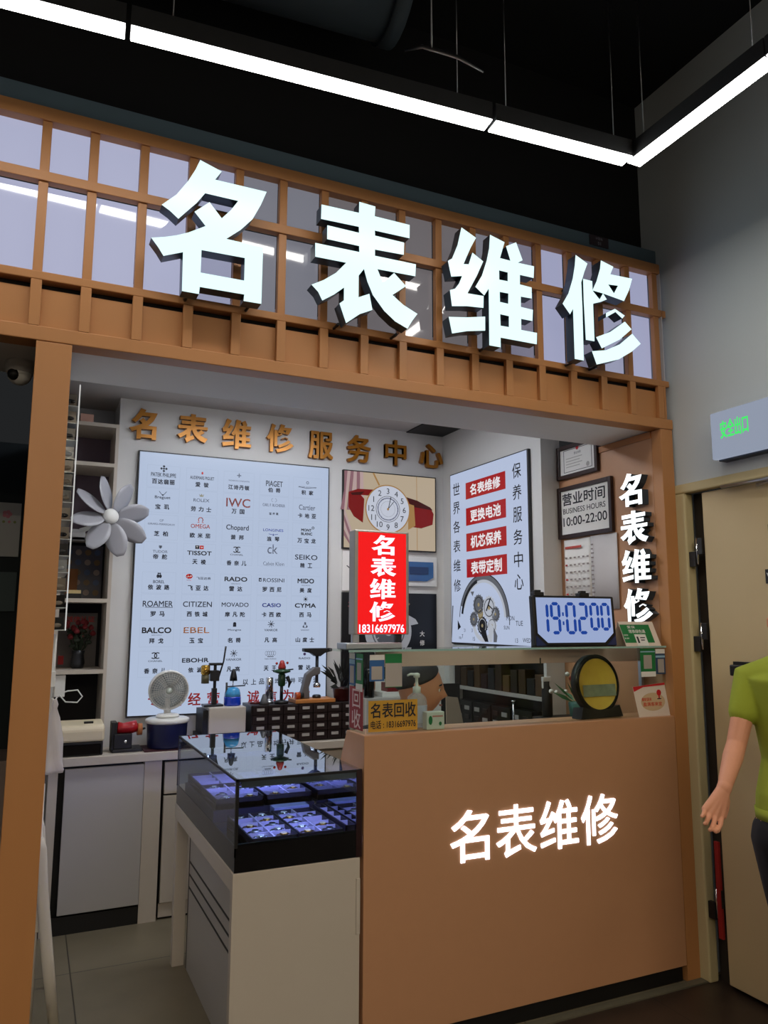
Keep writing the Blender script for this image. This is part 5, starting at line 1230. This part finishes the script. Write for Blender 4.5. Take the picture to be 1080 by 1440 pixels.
t = thing('metal_rod_stand', 'thin chrome rod stand at the front of the lower recess', 'stand', (2.54, 3.75, .86)); B().box(2.50, 3.70, .845, 2.587, 3.80, .8605, dark_steel).tube([(2.55, 3.76, .86), (2.55, 3.76, 1.10)], .006, chrome, 10).lathe([(.013, 0), (.013, .008)], (2.55, 3.76, 1.10), m=chrome).build('stand', t)
# bench below the recess that carries the stand and other tools
wb = thing('side_bench', 'narrow dark bench along the side wall under the recess', 'bench', (2.45, 3.95, 0)); B().box(2.30, 3.52, .82, 2.586, 4.33, .845, mat('dark bench top', (40, 36, 36), .4)).build('bench_top', wb); B().box(2.32, 3.56, 0, 2.36, 3.60, .82, black).build('leg', wb); B().box(2.32, 4.25, 0, 2.36, 4.29, .82, black).build('leg', wb); B().box(2.54, 3.56, 0, 2.58, 3.60, .82, black).build('leg', wb); B().box(2.54, 4.25, 0, 2.58, 4.29, .82, black).build('leg', wb)
t = thing('beige_board', 'beige board leaning on the side bench by the corner', 'board', (2.42, 4.2, .845)); B().prism([(2.36, .8455), (2.50, .8455), (2.44, 1.09), (2.36, 1.10)], 4.20, 4.212, 'y', mat('beige card', (168, 150, 132), .7)).build('board', t)
t = thing('framed_sheet', 'white sheet in a black holder behind the seated man', 'holder', (2.33, 4.35, .8585)); B().box(2.28, 4.38, .8585, 2.56, 4.395, 1.16, black).build('holder', t); B().box(2.29, 4.377, .90, 2.42, 4.38, 1.13, paper).build('sheet', t)
t = thing('nozzle_bottle', 'small white bottle with a steel nozzle on the side bench', 'bottle', (2.5, 3.62, .8455)); B().lathe([(.025, 0), (.028, .01), (.028, .05), (.01, .07), (.008, .12)], (2.50, 3.62, .8455), m=wht).build('bottle_body', t); B().lathe([(.009, .12), (.011, .122), (.011, .14), (.004, .15)], (2.50, 3.62, .8455), m=steel).build('nozzle', t)
t = thing('steel_dish', 'round steel dish on the side bench', 'dish', (2.42, 3.70, .8455)); B().lathe([(.03, 0), (.05, .01), (.062, .03), (.066, .032), (.06, .026), (.04, .010), (.001, .006)], (2.42, 3.78, .8455), m=steel).build('dish_body', t)
# things between the mirror and the brown panel
t = thing('small_cabinet', 'low dark cabinet behind the round mirror', 'cabinet', (2.60, 3.2, 0)); B().box(2.45, 3.05, 0, 2.705, 3.44, 1.06, mat('dark cabinet', (34, 28, 26), .5)).build('body', t, bevel=.004)
t = thing('spray_bottle', 'black spray bottle with a white trigger behind the round mirror', 'bottle', (2.50, 3.40, 1.0605)); B().lathe([(.026, 0), (.028, .005), (.028, .13), (.014, .16), (.014, .18)], (2.52, 3.40, 1.0605), m=black).build('bottle_body', t); B().box(2.49, 3.392, 1.24, 2.545, 3.408, 1.265, wht).box(2.49, 3.394, 1.205, 2.498, 3.406, 1.24, wht).build('trigger', t, bevel=.003)
t = thing('artificial_flowers', 'green artificial plant with white and red blossoms behind the round mirror', 'plant', (2.56, 3.2, 1.0605)); B().lathe([(.04, 0), (.05, .09), (.045, .095)], (2.54, 3.17, 1.0605), m=mat('teal pot', (60, 110, 100), .4)).build('pot', t)
random.seed(4); b = B(); fw = B()
for k in range(40):
    an = random.random() * 6.28; el = random.uniform(.2, 1.4); d_ = Vector((math.cos(an) * math.cos(el), math.sin(an) * math.cos(el), math.sin(el) * 1.5)); p0 = Vector((2.54, 3.17, 1.14)) + d_ * .03; p1 = p0 + d_ * random.uniform(.06, .13); sd = d_.orthogonal().normalized() * .012; mid = (p0 + p1) / 2
    f = b.bm.faces.new([b.bm.verts.new(q) for q in (p0, mid + sd, p1, mid - sd)]); b._fin([f], mat('fresh leaf', (62, 112, 66), .6))
    if k % 5 == 0: fw.ball(p1, .012, (mat('white petal', (226, 222, 214), .7), mat('red petal', (170, 40, 40), .7))[k % 2], 8, 6)
b.build('leaves', t); fw.build('blossoms', t)

# ------------------------------------------------------------------ chair, dome camera and neighbour's panel at the left edge
ch = thing('folded_chair', 'folded white chair leaning on the partition behind the left pillar', 'chair', (.12, 3.62, 0))
cw = mat('white painted wood', (216, 206, 184), .45)
for y in (3.45, 3.80):
    B().tube([(.186, y, .0), (.150, y, .24), (.118, y, .48), (.104, y, .66), (.098, y, .70)], [.019, .022, .021, .018, .012], cw, 12, sy=.6).build('leg', ch)
    B().tube([(.092, y + .03, .0), (.090, y + .03, .40), (.088, y + .03, .90)], [.016, .016, .014], cw, 12, sy=.7).build('leg', ch)
B().box(.098, 3.47, .34, .112, 3.78, .66, cw).build('seat', ch, bevel=.005)
B().box(.080, 3.46, .72, .094, 3.82, .90, cw).build('backrest', ch, bevel=.005)
B().tube([(.155, 3.46, .20), (.155, 3.79, .20)], .009, cw, 10).build('stretcher', ch)
t = thing('dome_camera', 'small white dome security camera under the soffit left of the pillar', 'security camera', (-.085, 2.98, 2.44))
B().lathe([(.05, .0432), (.05, .02), (.046, .0)], (-.085, 2.98, 2.4395), m=wht).build('base', t)
B().ball((-.085, 2.98, 2.438), .042, wht, 20, 12).build('dome', t); B().ball((-.103, 2.955, 2.428), .022, black, 14, 8).build('lens', t)
t = thing('notice_board', 'pale panel with a pink flower print on the dark wall left of the pillar', 'panel', (-.35, 4.38, 1.8))
B().box(-.70, 4.385, 1.88, -.07, 4.402, 2.16, mat('pale grey board', (176, 178, 178), .6)).box(-.70, 4.385, 1.60, -.07, 4.402, 1.80, mat('teal grey board', (60, 78, 82), .6)).build('board', t)
a = Art('Y', 4.385)
for k in range(5): a.disc(-.135 + .014 * math.cos(k * 1.257), 2.10 + .012 * math.sin(k * 1.257), .010, mat('pink print flower', (196, 120, 136), .6), .001 + k * .0001, 12)
for k in range(4): a.disc(-.175 + k * .026, 2.06, .007, mat('olive print', (130, 140, 84), .6) if k % 2 else MATS['pink print flower'], .001, 10)
a.build('print', t)
t = B().box(-.42, 4.0, 0, .0, 4.36, .92, mat('pinkish counter', (150, 132, 126), .6)).build('neighbour_counter', None, bevel=.004); tag(t, 'low pinkish counter in the dark unit left of the pillar', 'counter')
lampbar = thing('added_booth_lamp', 'added flat ceiling lamp, unseen behind the soffit, brightening the booth', 'ceiling lamp', (1.3, 3.75, 2.82))  # lamp added out of view to brighten the booth interior
B().box(.7, 3.60, 2.83, 1.9, 3.90, 2.861, alu).build('housing', lampbar); B().box(.71, 3.61, 2.826, 1.89, 3.89, 2.83, glow('added booth lamp diffuser', (246, 249, 255), 18.0)).build('diffuser', lampbar)
# ------------------------------------------------------------------ people
def bake(bld, name, parent, m, voxel=.006, smooth=6, label=None):
    """fuse overlapping limbs into one continuous surface"""
    bmesh.ops.recalc_face_normals(bld.bm, faces=bld.bm.faces)
    me = bpy.data.meshes.new(name); bld.bm.to_mesh(me); bld.bm.free()
    o = bpy.data.objects.new(name, me); COL.objects.link(o)
    r = o.modifiers.new('r', 'REMESH'); r.mode = 'VOXEL'; r.voxel_size = voxel; r.use_smooth_shade = True
    s = o.modifiers.new('s', 'SMOOTH'); s.factor = .5; s.iterations = smooth
    bpy.context.view_layer.update()
    dg = bpy.context.evaluated_depsgraph_get(); ev = o.evaluated_get(dg)
    m2 = bpy.data.meshes.new_from_object(ev); o.modifiers.clear(); o.data = m2; bpy.data.meshes.remove(me)
    m2.materials.clear(); m2.materials.append(m)
    for p in m2.polygons: p.use_smooth = True
    m2.transform(Matrix.Translation(-Vector(root_of(parent).location)))
    o.parent = parent
    if label: o['label'] = label
    return o
def capsule(b, pts, rad, n=16, sy=1.0, up=None):
    b.tube(pts, rad, None, n, True, True, sy, up)
    if sy == 1.0:
        b.ball(pts[0], rad[0] * .995, None, 14, 8); b.ball(pts[-1], rad[-1] * .995, None, 14, 8)
def head_geo(b, c, H, fwd, up=(0, 0, 1), female=False):
    """head of height H centred at c, looking along fwd, with nose, brow, eye hollows, mouth, chin and ears"""
    F = Vector(fwd).normalized(); U = Vector(up); U = (U - F * U.dot(F)).normalized(); S = F.cross(U)
    k = H / .23; nu, nv = 56, 44
    def ga(x, s): return math.exp(-(x / s) ** 2)
    def pos(i, j):
        th = PI * j / nv; ph = 2 * PI * i / nu
        f, s, u = math.sin(th) * math.cos(ph), math.sin(th) * math.sin(ph), math.cos(th)
        x, y, z = f * .098, s * .076, u * .115
        if u < 0:                                     # jaw narrows, chin comes forward
            t = -u; y *= 1 - .30 * t * t; x = x * (1 - .12 * t) + .014 * t * max(0, f)
        if f < 0: x *= .98; z += .004
        fr = max(0, f)
        x += fr * (.026 * ga(y, .013) * ga(z + .018, .016) + .010 * ga(y, .010) * ga(z - .004, .02))   # nose
        x += fr * .006 * ga(z - .026, .012) * ga(abs(y) - .026, .022)                                  # brow
        x -= fr * .010 * ga(z - .006, .011) * ga(abs(y) - .030, .014)                                  # eye hollow
        x += fr * (.007 * ga(z + .052, .006) + .006 * ga(z + .066, .006)) * ga(y, .020)                # lips
        x -= fr * .005 * ga(z + .059, .003) * ga(y, .022)
        x += fr * .008 * ga(z + .092, .014) * ga(y, .02)                                               # chin
        x += fr * .004 * ga(z + .028, .02) * ga(abs(y) - .042, .016)                                   # cheek
        return Vector(c) + (F * x + S * y + U * z) * k
    top = b.bm.verts.new(pos(0, 0)); bot = b.bm.verts.new(pos(0, nv))
    G = [[b.bm.verts.new(pos(i, j)) for j in range(1, nv)] for i in range(nu)]
    for i in range(nu):
        n_ = (i + 1) % nu
        b.bm.faces.new((top, G[i][0], G[n_][0])); b.bm.faces.new((G[i][-1], bot, G[n_][-1]))
        for j in range(nv - 2): b.bm.faces.new((G[i][j], G[i][j + 1], G[n_][j + 1], G[n_][j]))
    for s in (-1, 1):                                 # ears
        p = Vector(c) + (F * -.006 + S * s * .076 + U * .0) * k
        b.tube([p + (U * .030 - F * .010) * k, p + (S * s * .010 + U * .018 - F * .014) * k, p + (S * s * .012 - F * .012 - U * .004) * k, p + (S * s * .005 - U * .028 + F * .002) * k], [.009 * k, .014 * k, .012 * k, .007 * k], None, 10, sy=.7)
    return F, S, U, k
def hair_geo(b, c, F, S, U, k, line, low, th=.008):
    """hair shell: covers the skull above a hairline that is high in front and low behind"""
    nu, nv = 48, 26
    def pos(i, j, r):
        ph = 2 * PI * i / nu; fr = math.cos(ph)
        lim = line + (low - line) * (0.5 - 0.5 * fr) ** .55
        th_ = lim * j / nv
        f, s, u = math.sin(th_) * math.cos(ph), math.sin(th_) * math.sin(ph), math.cos(th_)
        t = r * (1 + .05 * math.sin(ph * 9 + j))
        return Vector(c) + (F * f * (.098 + t) + S * s * (.076 + t) + U * (u * (.115 + t) + .002)) * k
    for r0 in (1,):
        O = [[b.bm.verts.new(pos(i, j, th if j < nv else .001)) for j in range(nv + 1)] for i in range(nu)]
        for i in range(nu):
            for j in range(nv):
                try: f = b.bm.faces.new((O[i][j], O[i][j + 1], O[(i + 1) % nu][j + 1], O[(i + 1) % nu][j])); f.smooth = True
                except ValueError: pass
    bmesh.ops.remove_doubles(b.bm, verts=b.bm.verts, dist=1e-5)
def skin_mat(name, col): return mat(name, col, .5, noise=.04, nscale=40, spec=.35)
hair_m = mat('black hair', (18, 16, 16), .55, bump=.6, nscale=160)

# ---- the man seated behind the counter, seen over the ledge
man = thing('person', 'seated man with short black hair behind the counter glass', 'person', (1.62, 3.35, 0))
sk = skin_mat('warm skin', (206, 146, 112))
hc = Vector((1.598, 3.085, 1.262)); fw_ = Vector((.86, -.42, -.14)).normalized(); upv = Vector((.10, -.08, 1))
b = B()
F, S, U, k = head_geo(b, hc, .236, fw_, upv)
neck = hc - U * .085 - F * .03; ch_ = Vector((1.60, 3.23, .98))
capsule(b, [hc - F * .02 - U * .03, neck, Vector((1.585, 3.17, 1.08)), ch_], [.052, .052, .058, .08])
b.tube([(1.59, 3.20, 1.06), (1.60, 3.25, .95), (1.61, 3.33, .75), (1.62, 3.38, .55), (1.62, 3.40, .46)], [.10, .165, .155, .15, .16], None, 20, sy=.62, up=(1, .3, 0))
shR, shL = Vector((1.76, 3.15, 1.00)), Vector((1.43, 3.32, 1.01))     # arms reach to the work on the lap board
capsule(b, [shR, Vector((1.85, 3.19, .76)), Vector((1.82, 3.42, .73)), Vector((1.75, 3.52, .76))], [.056, .046, .036, .03])
capsule(b, [shL, Vector((1.40, 3.50, .78)), Vector((1.58, 3.60, .73)), Vector((1.66, 3.60, .76))], [.056, .046, .036, .03])
capsule(b, [Vector((1.60, 3.17, 1.05)), shR], [.07, .058]); capsule(b, [Vector((1.58, 3.20, 1.05)), shL], [.07, .058])
for q in (-1, 1):
    hp = Vector((1.62 + q * .09, 3.42, .50)); capsule(b, [hp, Vector((1.64 + q * .11, 3.80, .50)), Vector((1.64 + q * .11, 3.82, .09))], [.085, .062, .04]); capsule(b, [Vector((1.64 + q * .11, 3.82, .05)), Vector((1.645 + q * .12, 3.98, .035))], [.04, .032])
for base, dr in ((Vector((1.75, 3.52, .76)), Vector((-.35, .9, -.1)).normalized()), (Vector((1.66, 3.60, .76)), Vector((.3, .9, -.1)).normalized())):
    sd = dr.cross(Vector((0, 0, 1))).normalized(); b.tube([base, base + dr * .05, base + dr * .085], [.03, .038, .034], None, 12, sy=.45, up=sd)
    for i, L in enumerate((.055, .068, .072, .062)):
        r0 = base + dr * .08 + sd * (-.027 + i * .018); capsule(b, [r0, r0 + dr * L * .55 - Vector((0, 0, .006)), r0 + dr * L - Vector((0, 0, .022))], [.0095, .0088, .0078], 8)
    capsule(b, [base + dr * .03 + sd * .03, base + dr * .06 + sd * .055, base + dr * .09 + sd * .055], [.012, .0105, .009], 8)
bake(b, 'body', man, sk, .0055, 5)
hb_ = B(); hair_geo(hb_, hc, F, S, U, k, 0.62, 1.78); hb_.build('hair', man, hair_m)
for s in (-1, 1):
    ec = hc + (F * .078 + S * s * .030 + U * .006) * k
    e_ = B().ball(ec, .011 * k, mat('eye white', (214, 206, 198), .3), 12, 8).build('eye', man); B().ball(ec + F * .006 * k, .0062 * k, mat('dark iris', (18, 14, 12), .2), 10, 6).build('iris', e_)
    B().tube([hc + (F * .090 + S * s * .014 + U * .026) * k, hc + (F * .091 + S * s * .03 + U * .030) * k, hc + (F * .080 + S * s * .047 + U * .025) * k], [.0035, .0045, .003], hair_m, 8, sy=.6).build('eyebrow', man)
lip = mat('lip', (164, 92, 80), .5)
B().tube([hc + (F * .094 - S * .018 - U * .060) * k, hc + (F * .103 - U * .059) * k, hc + (F * .094 + S * .018 - U * .060) * k], [.002, .0035, .002], lip, 8).build('mouth', man)
b = B()
shirt = mat('black cotton', (17, 17, 20), .85)
b.tube([(1.592, 3.175, 1.095), (1.595, 3.20, 1.06), (1.60, 3.25, .95), (1.61, 3.33, .75), (1.62, 3.38, .56), (1.62, 3.40, .50)], [.066, .115, .182, .170, .165, .17], None, 22, sy=.66, up=(1, .3, 0))
capsule(b, [Vector((1.60, 3.18, 1.045)), shR, shR + (Vector((1.85, 3.19, .76)) - shR) * .62], [.078, .072, .062]); capsule(b, [Vector((1.58, 3.20, 1.045)), shL, shL + (Vector((1.40, 3.50, .78)) - shL) * .62], [.078, .072, .062])
bake(b, 'shirt', man, shirt, .008, 4)
b = B()
for q in (-1, 1): capsule(b, [Vector((1.62 + q * .085, 3.40, .51)), Vector((1.64 + q * .11, 3.80, .51)), Vector((1.64 + q * .11, 3.82, .12))], [.105, .078, .058])
bake(b, 'trousers', man, mat('dark trousers', (22, 24, 32), .85), .01, 4)
st = thing('work_stool', 'round black stool under the seated man', 'stool', (1.62, 3.42, 0)); B().lathe([(.16, .36), (.17, .375), (.165, .395)], (1.62, 3.40, 0), m=black).build('seat', st); B().tube([(1.62, 3.40, .03), (1.62, 3.40, .36)], .025, steel, 12).build('column', st); B().lathe([(.19, 0), (.19, .015), (.03, .035)], (1.62, 3.40, 0), m=steel).build('foot', st)

# ---- the passer-by at the right edge, walking away; left hand hangs palm backwards
pw = thing('person', 'passer-by in a lime green T-shirt cut by the right picture edge', 'person', (2.452, 1.864, 0))
sk2 = skin_mat('fair skin', (214, 150, 118))
O = Vector((2.452, 1.864, 0)); Rr = Vector((.45, -.893, 0)); Fd = Vector((.893, .45, 0))
def W(r, f, z): return O + Rr * r + Fd * f + Vector((0, 0, z))
b = B()
hcw = W(0, .035, 1.545)
F, S, U, k = head_geo(b, hcw, .218, Fd + Vector((-.1, .05, -.05)), (0, 0, 1), True)
Fw, Sw, Uw, kw = F, S, U, k
capsule(b, [W(0, .0, 1.52), W(0, -.015, 1.44), W(0, -.01, 1.37)], [.050, .048, .06])
b.tube([W(0, -.01, 1.40), W(0, -.01, 1.35), W(0, .0, 1.24), W(0, .01, 1.08), W(0, .0, .94), W(0, .0, .84)], [.09, .155, .145, .118, .142, .14], None, 22, sy=.62, up=Rr)
sL = W(-.158, 0, 1.345)
el, wr = Vector((2.282, 1.995, 1.128)), Vector((2.157, 1.945, 1.003))
capsule(b, [W(-.08, -.005, 1.365), sL], [.06, .054])
b.tube([sL, sL.lerp(el, .5), el], [.048, .038, .033], None, 16); b.ball(el, .033)
b.tube([el, el.lerp(wr, .3), el.lerp(wr, .75), wr], [.033, .034, .027, .0225], None, 16)
# hand: palm then four bent fingers of unequal length and a thumb from the side of the palm
kn = [Vector((2.080, 1.959, .938)), Vector((2.092, 1.950, .928)), Vector((2.109, 1.943, .921)), Vector((2.131, 1.939, .919))]   # little..index
wrist = wr
for q in kn: capsule(b, [wrist.lerp(q, .12), wrist.lerp(q, .6), q], [.0205, .0155, .0125], 12)
b.ball(wrist, .0245, None, 16, 10); capsule(b, [wrist.lerp(kn[3], .25) , wrist.lerp(kn[3], .6) + Vector((.006, 0, .004))], [.019, .016], 10)
capsule(b, [kn[0].lerp(wrist, .15), kn[3].lerp(wrist, .1)], [.012, .012], 10)
fing = [[(2.062, 1.950, .928), (2.046, 1.940, .924), (2.034, 1.932, .926)], [(2.068, 1.940, .911), (2.047, 1.929, .903), (2.033, 1.920, .906)],
        [(2.086, 1.933, .898), (2.062, 1.922, .886), (2.045, 1.912, .887)], [(2.112, 1.929, .894), (2.086, 1.918, .879), (2.067, 1.909, .880)]]
for q, pts, r in zip(kn, fing, (.0072, .0080, .0084, .0082)): capsule(b, [q] + [Vector(p) for p in pts], [r * 1.12, r, r * .92, r * .8], 10)
capsule(b, [wrist.lerp(kn[3], .35) + Vector((.012, .006, 0)), Vector((2.176, 1.957, .955)), Vector((2.176, 1.962, .928)), Vector((2.166, 1.962, .906))], [.015, .0125, .0108, .009], 10)
# right arm
sR = W(.158, 0, 1.345); eR, wR = W(.215, -.02, 1.09), W(.20, .12, .87)
capsule(b, [W(.08, -.005, 1.365), sR], [.06, .054]); capsule(b, [sR, sR.lerp(eR, .5), eR, eR.lerp(wR, .3), wR], [.054, .045, .038, .038, .0235])
dr = (wR - eR).normalized()
for i, L in enumerate((.060, .075, .080, .070)):
    q = wR + dr * .075 + Fd * (-.027 + i * .018); capsule(b, [wR + Fd * (-.008 + i * .005), wR.lerp(q, .6), q], [.0155, .0145, .0115], 10); capsule(b, [q, q + dr * L * .5 - Rr * .006, q + dr * L - Rr * .022], [.0098, .009, .0078], 8)
capsule(b, [wR + dr * .02 + Fd * .02, wR + dr * .05 + Fd * .045, wR + dr * .085 + Fd * .05], [.014, .0115, .0095], 8)
# legs mid stride
for q, ff in ((-1, .10), (1, -.12)):
    hp, kn_, an = W(q * .085, .0, .84), W(q * .08, ff * .55 + .03, .47), W(q * .075, ff * 1.2, .085)
    capsule(b, [hp, hp.lerp(kn_, .5), kn_, kn_.lerp(an, .35), an], [.09, .075, .055, .052, .036]); capsule(b, [an - Vector((0, 0, .045)), an + Fd * .15 - Vector((0, 0, .055))], [.034, .027])
bake(b, 'body', pw, sk2, .003, 2)
hb_ = B(); hair_geo(hb_, hcw, Fw, Sw, Uw, kw, .75, 2.02, .012); hb_.build('hair', pw, hair_m)
b = B(); b.quadgrid(lambda u, v: hcw + (Fw * (.10 * math.cos((u - .5) * 2.2) + .016) + Sw * (.085 * math.sin((u - .5) * 2.2)) + Uw * (-.018 - .072 * v)) * kw, 12, 6, mat('white mask', (232, 234, 236), .8)); b.build('face_mask', pw, solid=.002)
b = B()
for s in (-1, 1): b.tube([hcw + (Fw * .06 + Sw * s * .074 - Uw * .03) * kw, hcw + (Fw * .02 + Sw * s * .086 - Uw * .03) * kw, hcw + (Fw * -.022 + Sw * s * .09 - Uw * .012) * kw, hcw + (Fw * -.018 + Sw * s * .088 + Uw * .028) * kw], .0022, MATS['white mask'], 6)
b.build('mask_loop', pw)
for s in (-1, 1):
    ec = hcw + (Fw * .078 + Sw * s * .030 + Uw * .006) * kw
    B().ball(ec, .011 * kw, MATS['eye white'], 10, 6).ball(ec + Fw * .007 * kw, .006 * kw, MATS['dark iris'], 8, 6).build('eye', pw)
lime = mat('lime green cotton', (150, 162, 44), .85, bump=.15, nscale=300)
b = B()
b.tube([W(0, -.012, 1.415), W(0, -.01, 1.395), W(0, -.01, 1.36), W(0, .0, 1.24), W(0, .01, 1.08), W(0, .0, .96), W(0, .0, .90)], [.068, .112, .170, .158, .138, .162, .166], None, 24, sy=.66, up=Rr)
capsule(b, [W(-.07, -.005, 1.362), sL, sL.lerp(el, .5)], [.077, .064, .050]); capsule(b, [W(.07, -.005, 1.362), sR, sR.lerp(eR, .5)], [.077, .068, .060])
tee = bake(b, 't_shirt', pw, lime, .006, 4)
b = B(); b.tube([W(0, .0, .915), W(0, .0, .878)], [.168, .166], None, 32, sy=.67, up=Rr); b.build('hem_band', tee, lime)
b = B(); b.tube([W(0, 0, .93), W(0, 0, .84), W(0, 0, .78)], [.154, .158, .158], None, 22, sy=.69, up=Rr)
for q, ff in ((-1, .10), (1, -.12)):
    hp, kn_, an = W(q * .085, .0, .82), W(q * .08, ff * .55 + .03, .47), W(q * .075, ff * 1.2, .13); capsule(b, [hp, hp.lerp(kn_, .5), kn_, an], [.102, .086, .068, .056])
bake(b, 'trousers', pw, mat('navy black trousers', (16, 17, 24), .85), .009, 4)
b = B()
for q, ff in ((-1, .10), (1, -.12)):
    an = W(q * .075, ff * 1.2, .085); s_ = B(); capsule(s_, [an - Vector((0, 0, .038)) - Fd * .03, an + Fd * .05 - Vector((0, 0, .045)), an + Fd * .17 - Vector((0, 0, .055))], [.043, .042, .034]); bake(s_, 'shoe', pw, mat('white shoe', (206, 204, 198), .6), .006, 3)
b.bm.free()

# ------------------------------------------------------------------ camera, world, view
cam = bpy.data.cameras.new('camera'); co = bpy.data.objects.new('camera', cam); COL.objects.link(co)
cam.sensor_fit = 'HORIZONTAL'; cam.sensor_width = 36.0; cam.lens = 36.0 * 1073.44 / 1080.0; cam.clip_start = .05
r_, u_, f_ = Vector((0.908142, -0.418654, 0.002689)), Vector((-0.062214, -0.128596, 0.989744)), Vector((0.414014, 0.898995, 0.142829))
co.matrix_world = Matrix(((r_.x, u_.x, -f_.x, 0), (r_.y, u_.y, -f_.y, 0), (r_.z, u_.z, -f_.z, 1.55), (0, 0, 0, 1)))
SC.camera = co
w = bpy.data.worlds.new('dim hall'); SC.world = w; w.use_nodes = True
w.node_tree.nodes['Background'].inputs[0].default_value = (.9, .95, 1.0, 1); w.node_tree.nodes['Background'].inputs[1].default_value = .015
SC.view_settings.view_transform = 'Standard'; SC.view_settings.look = 'None'; SC.view_settings.gamma = 1.0; SC.view_settings.use_curve_mapping = False
SC.view_settings.exposure = 0.15
SC.cycles.max_bounces = 8; SC.cycles.transparent_max_bounces = 16; SC.cycles.sample_clamp_indirect = 4.0
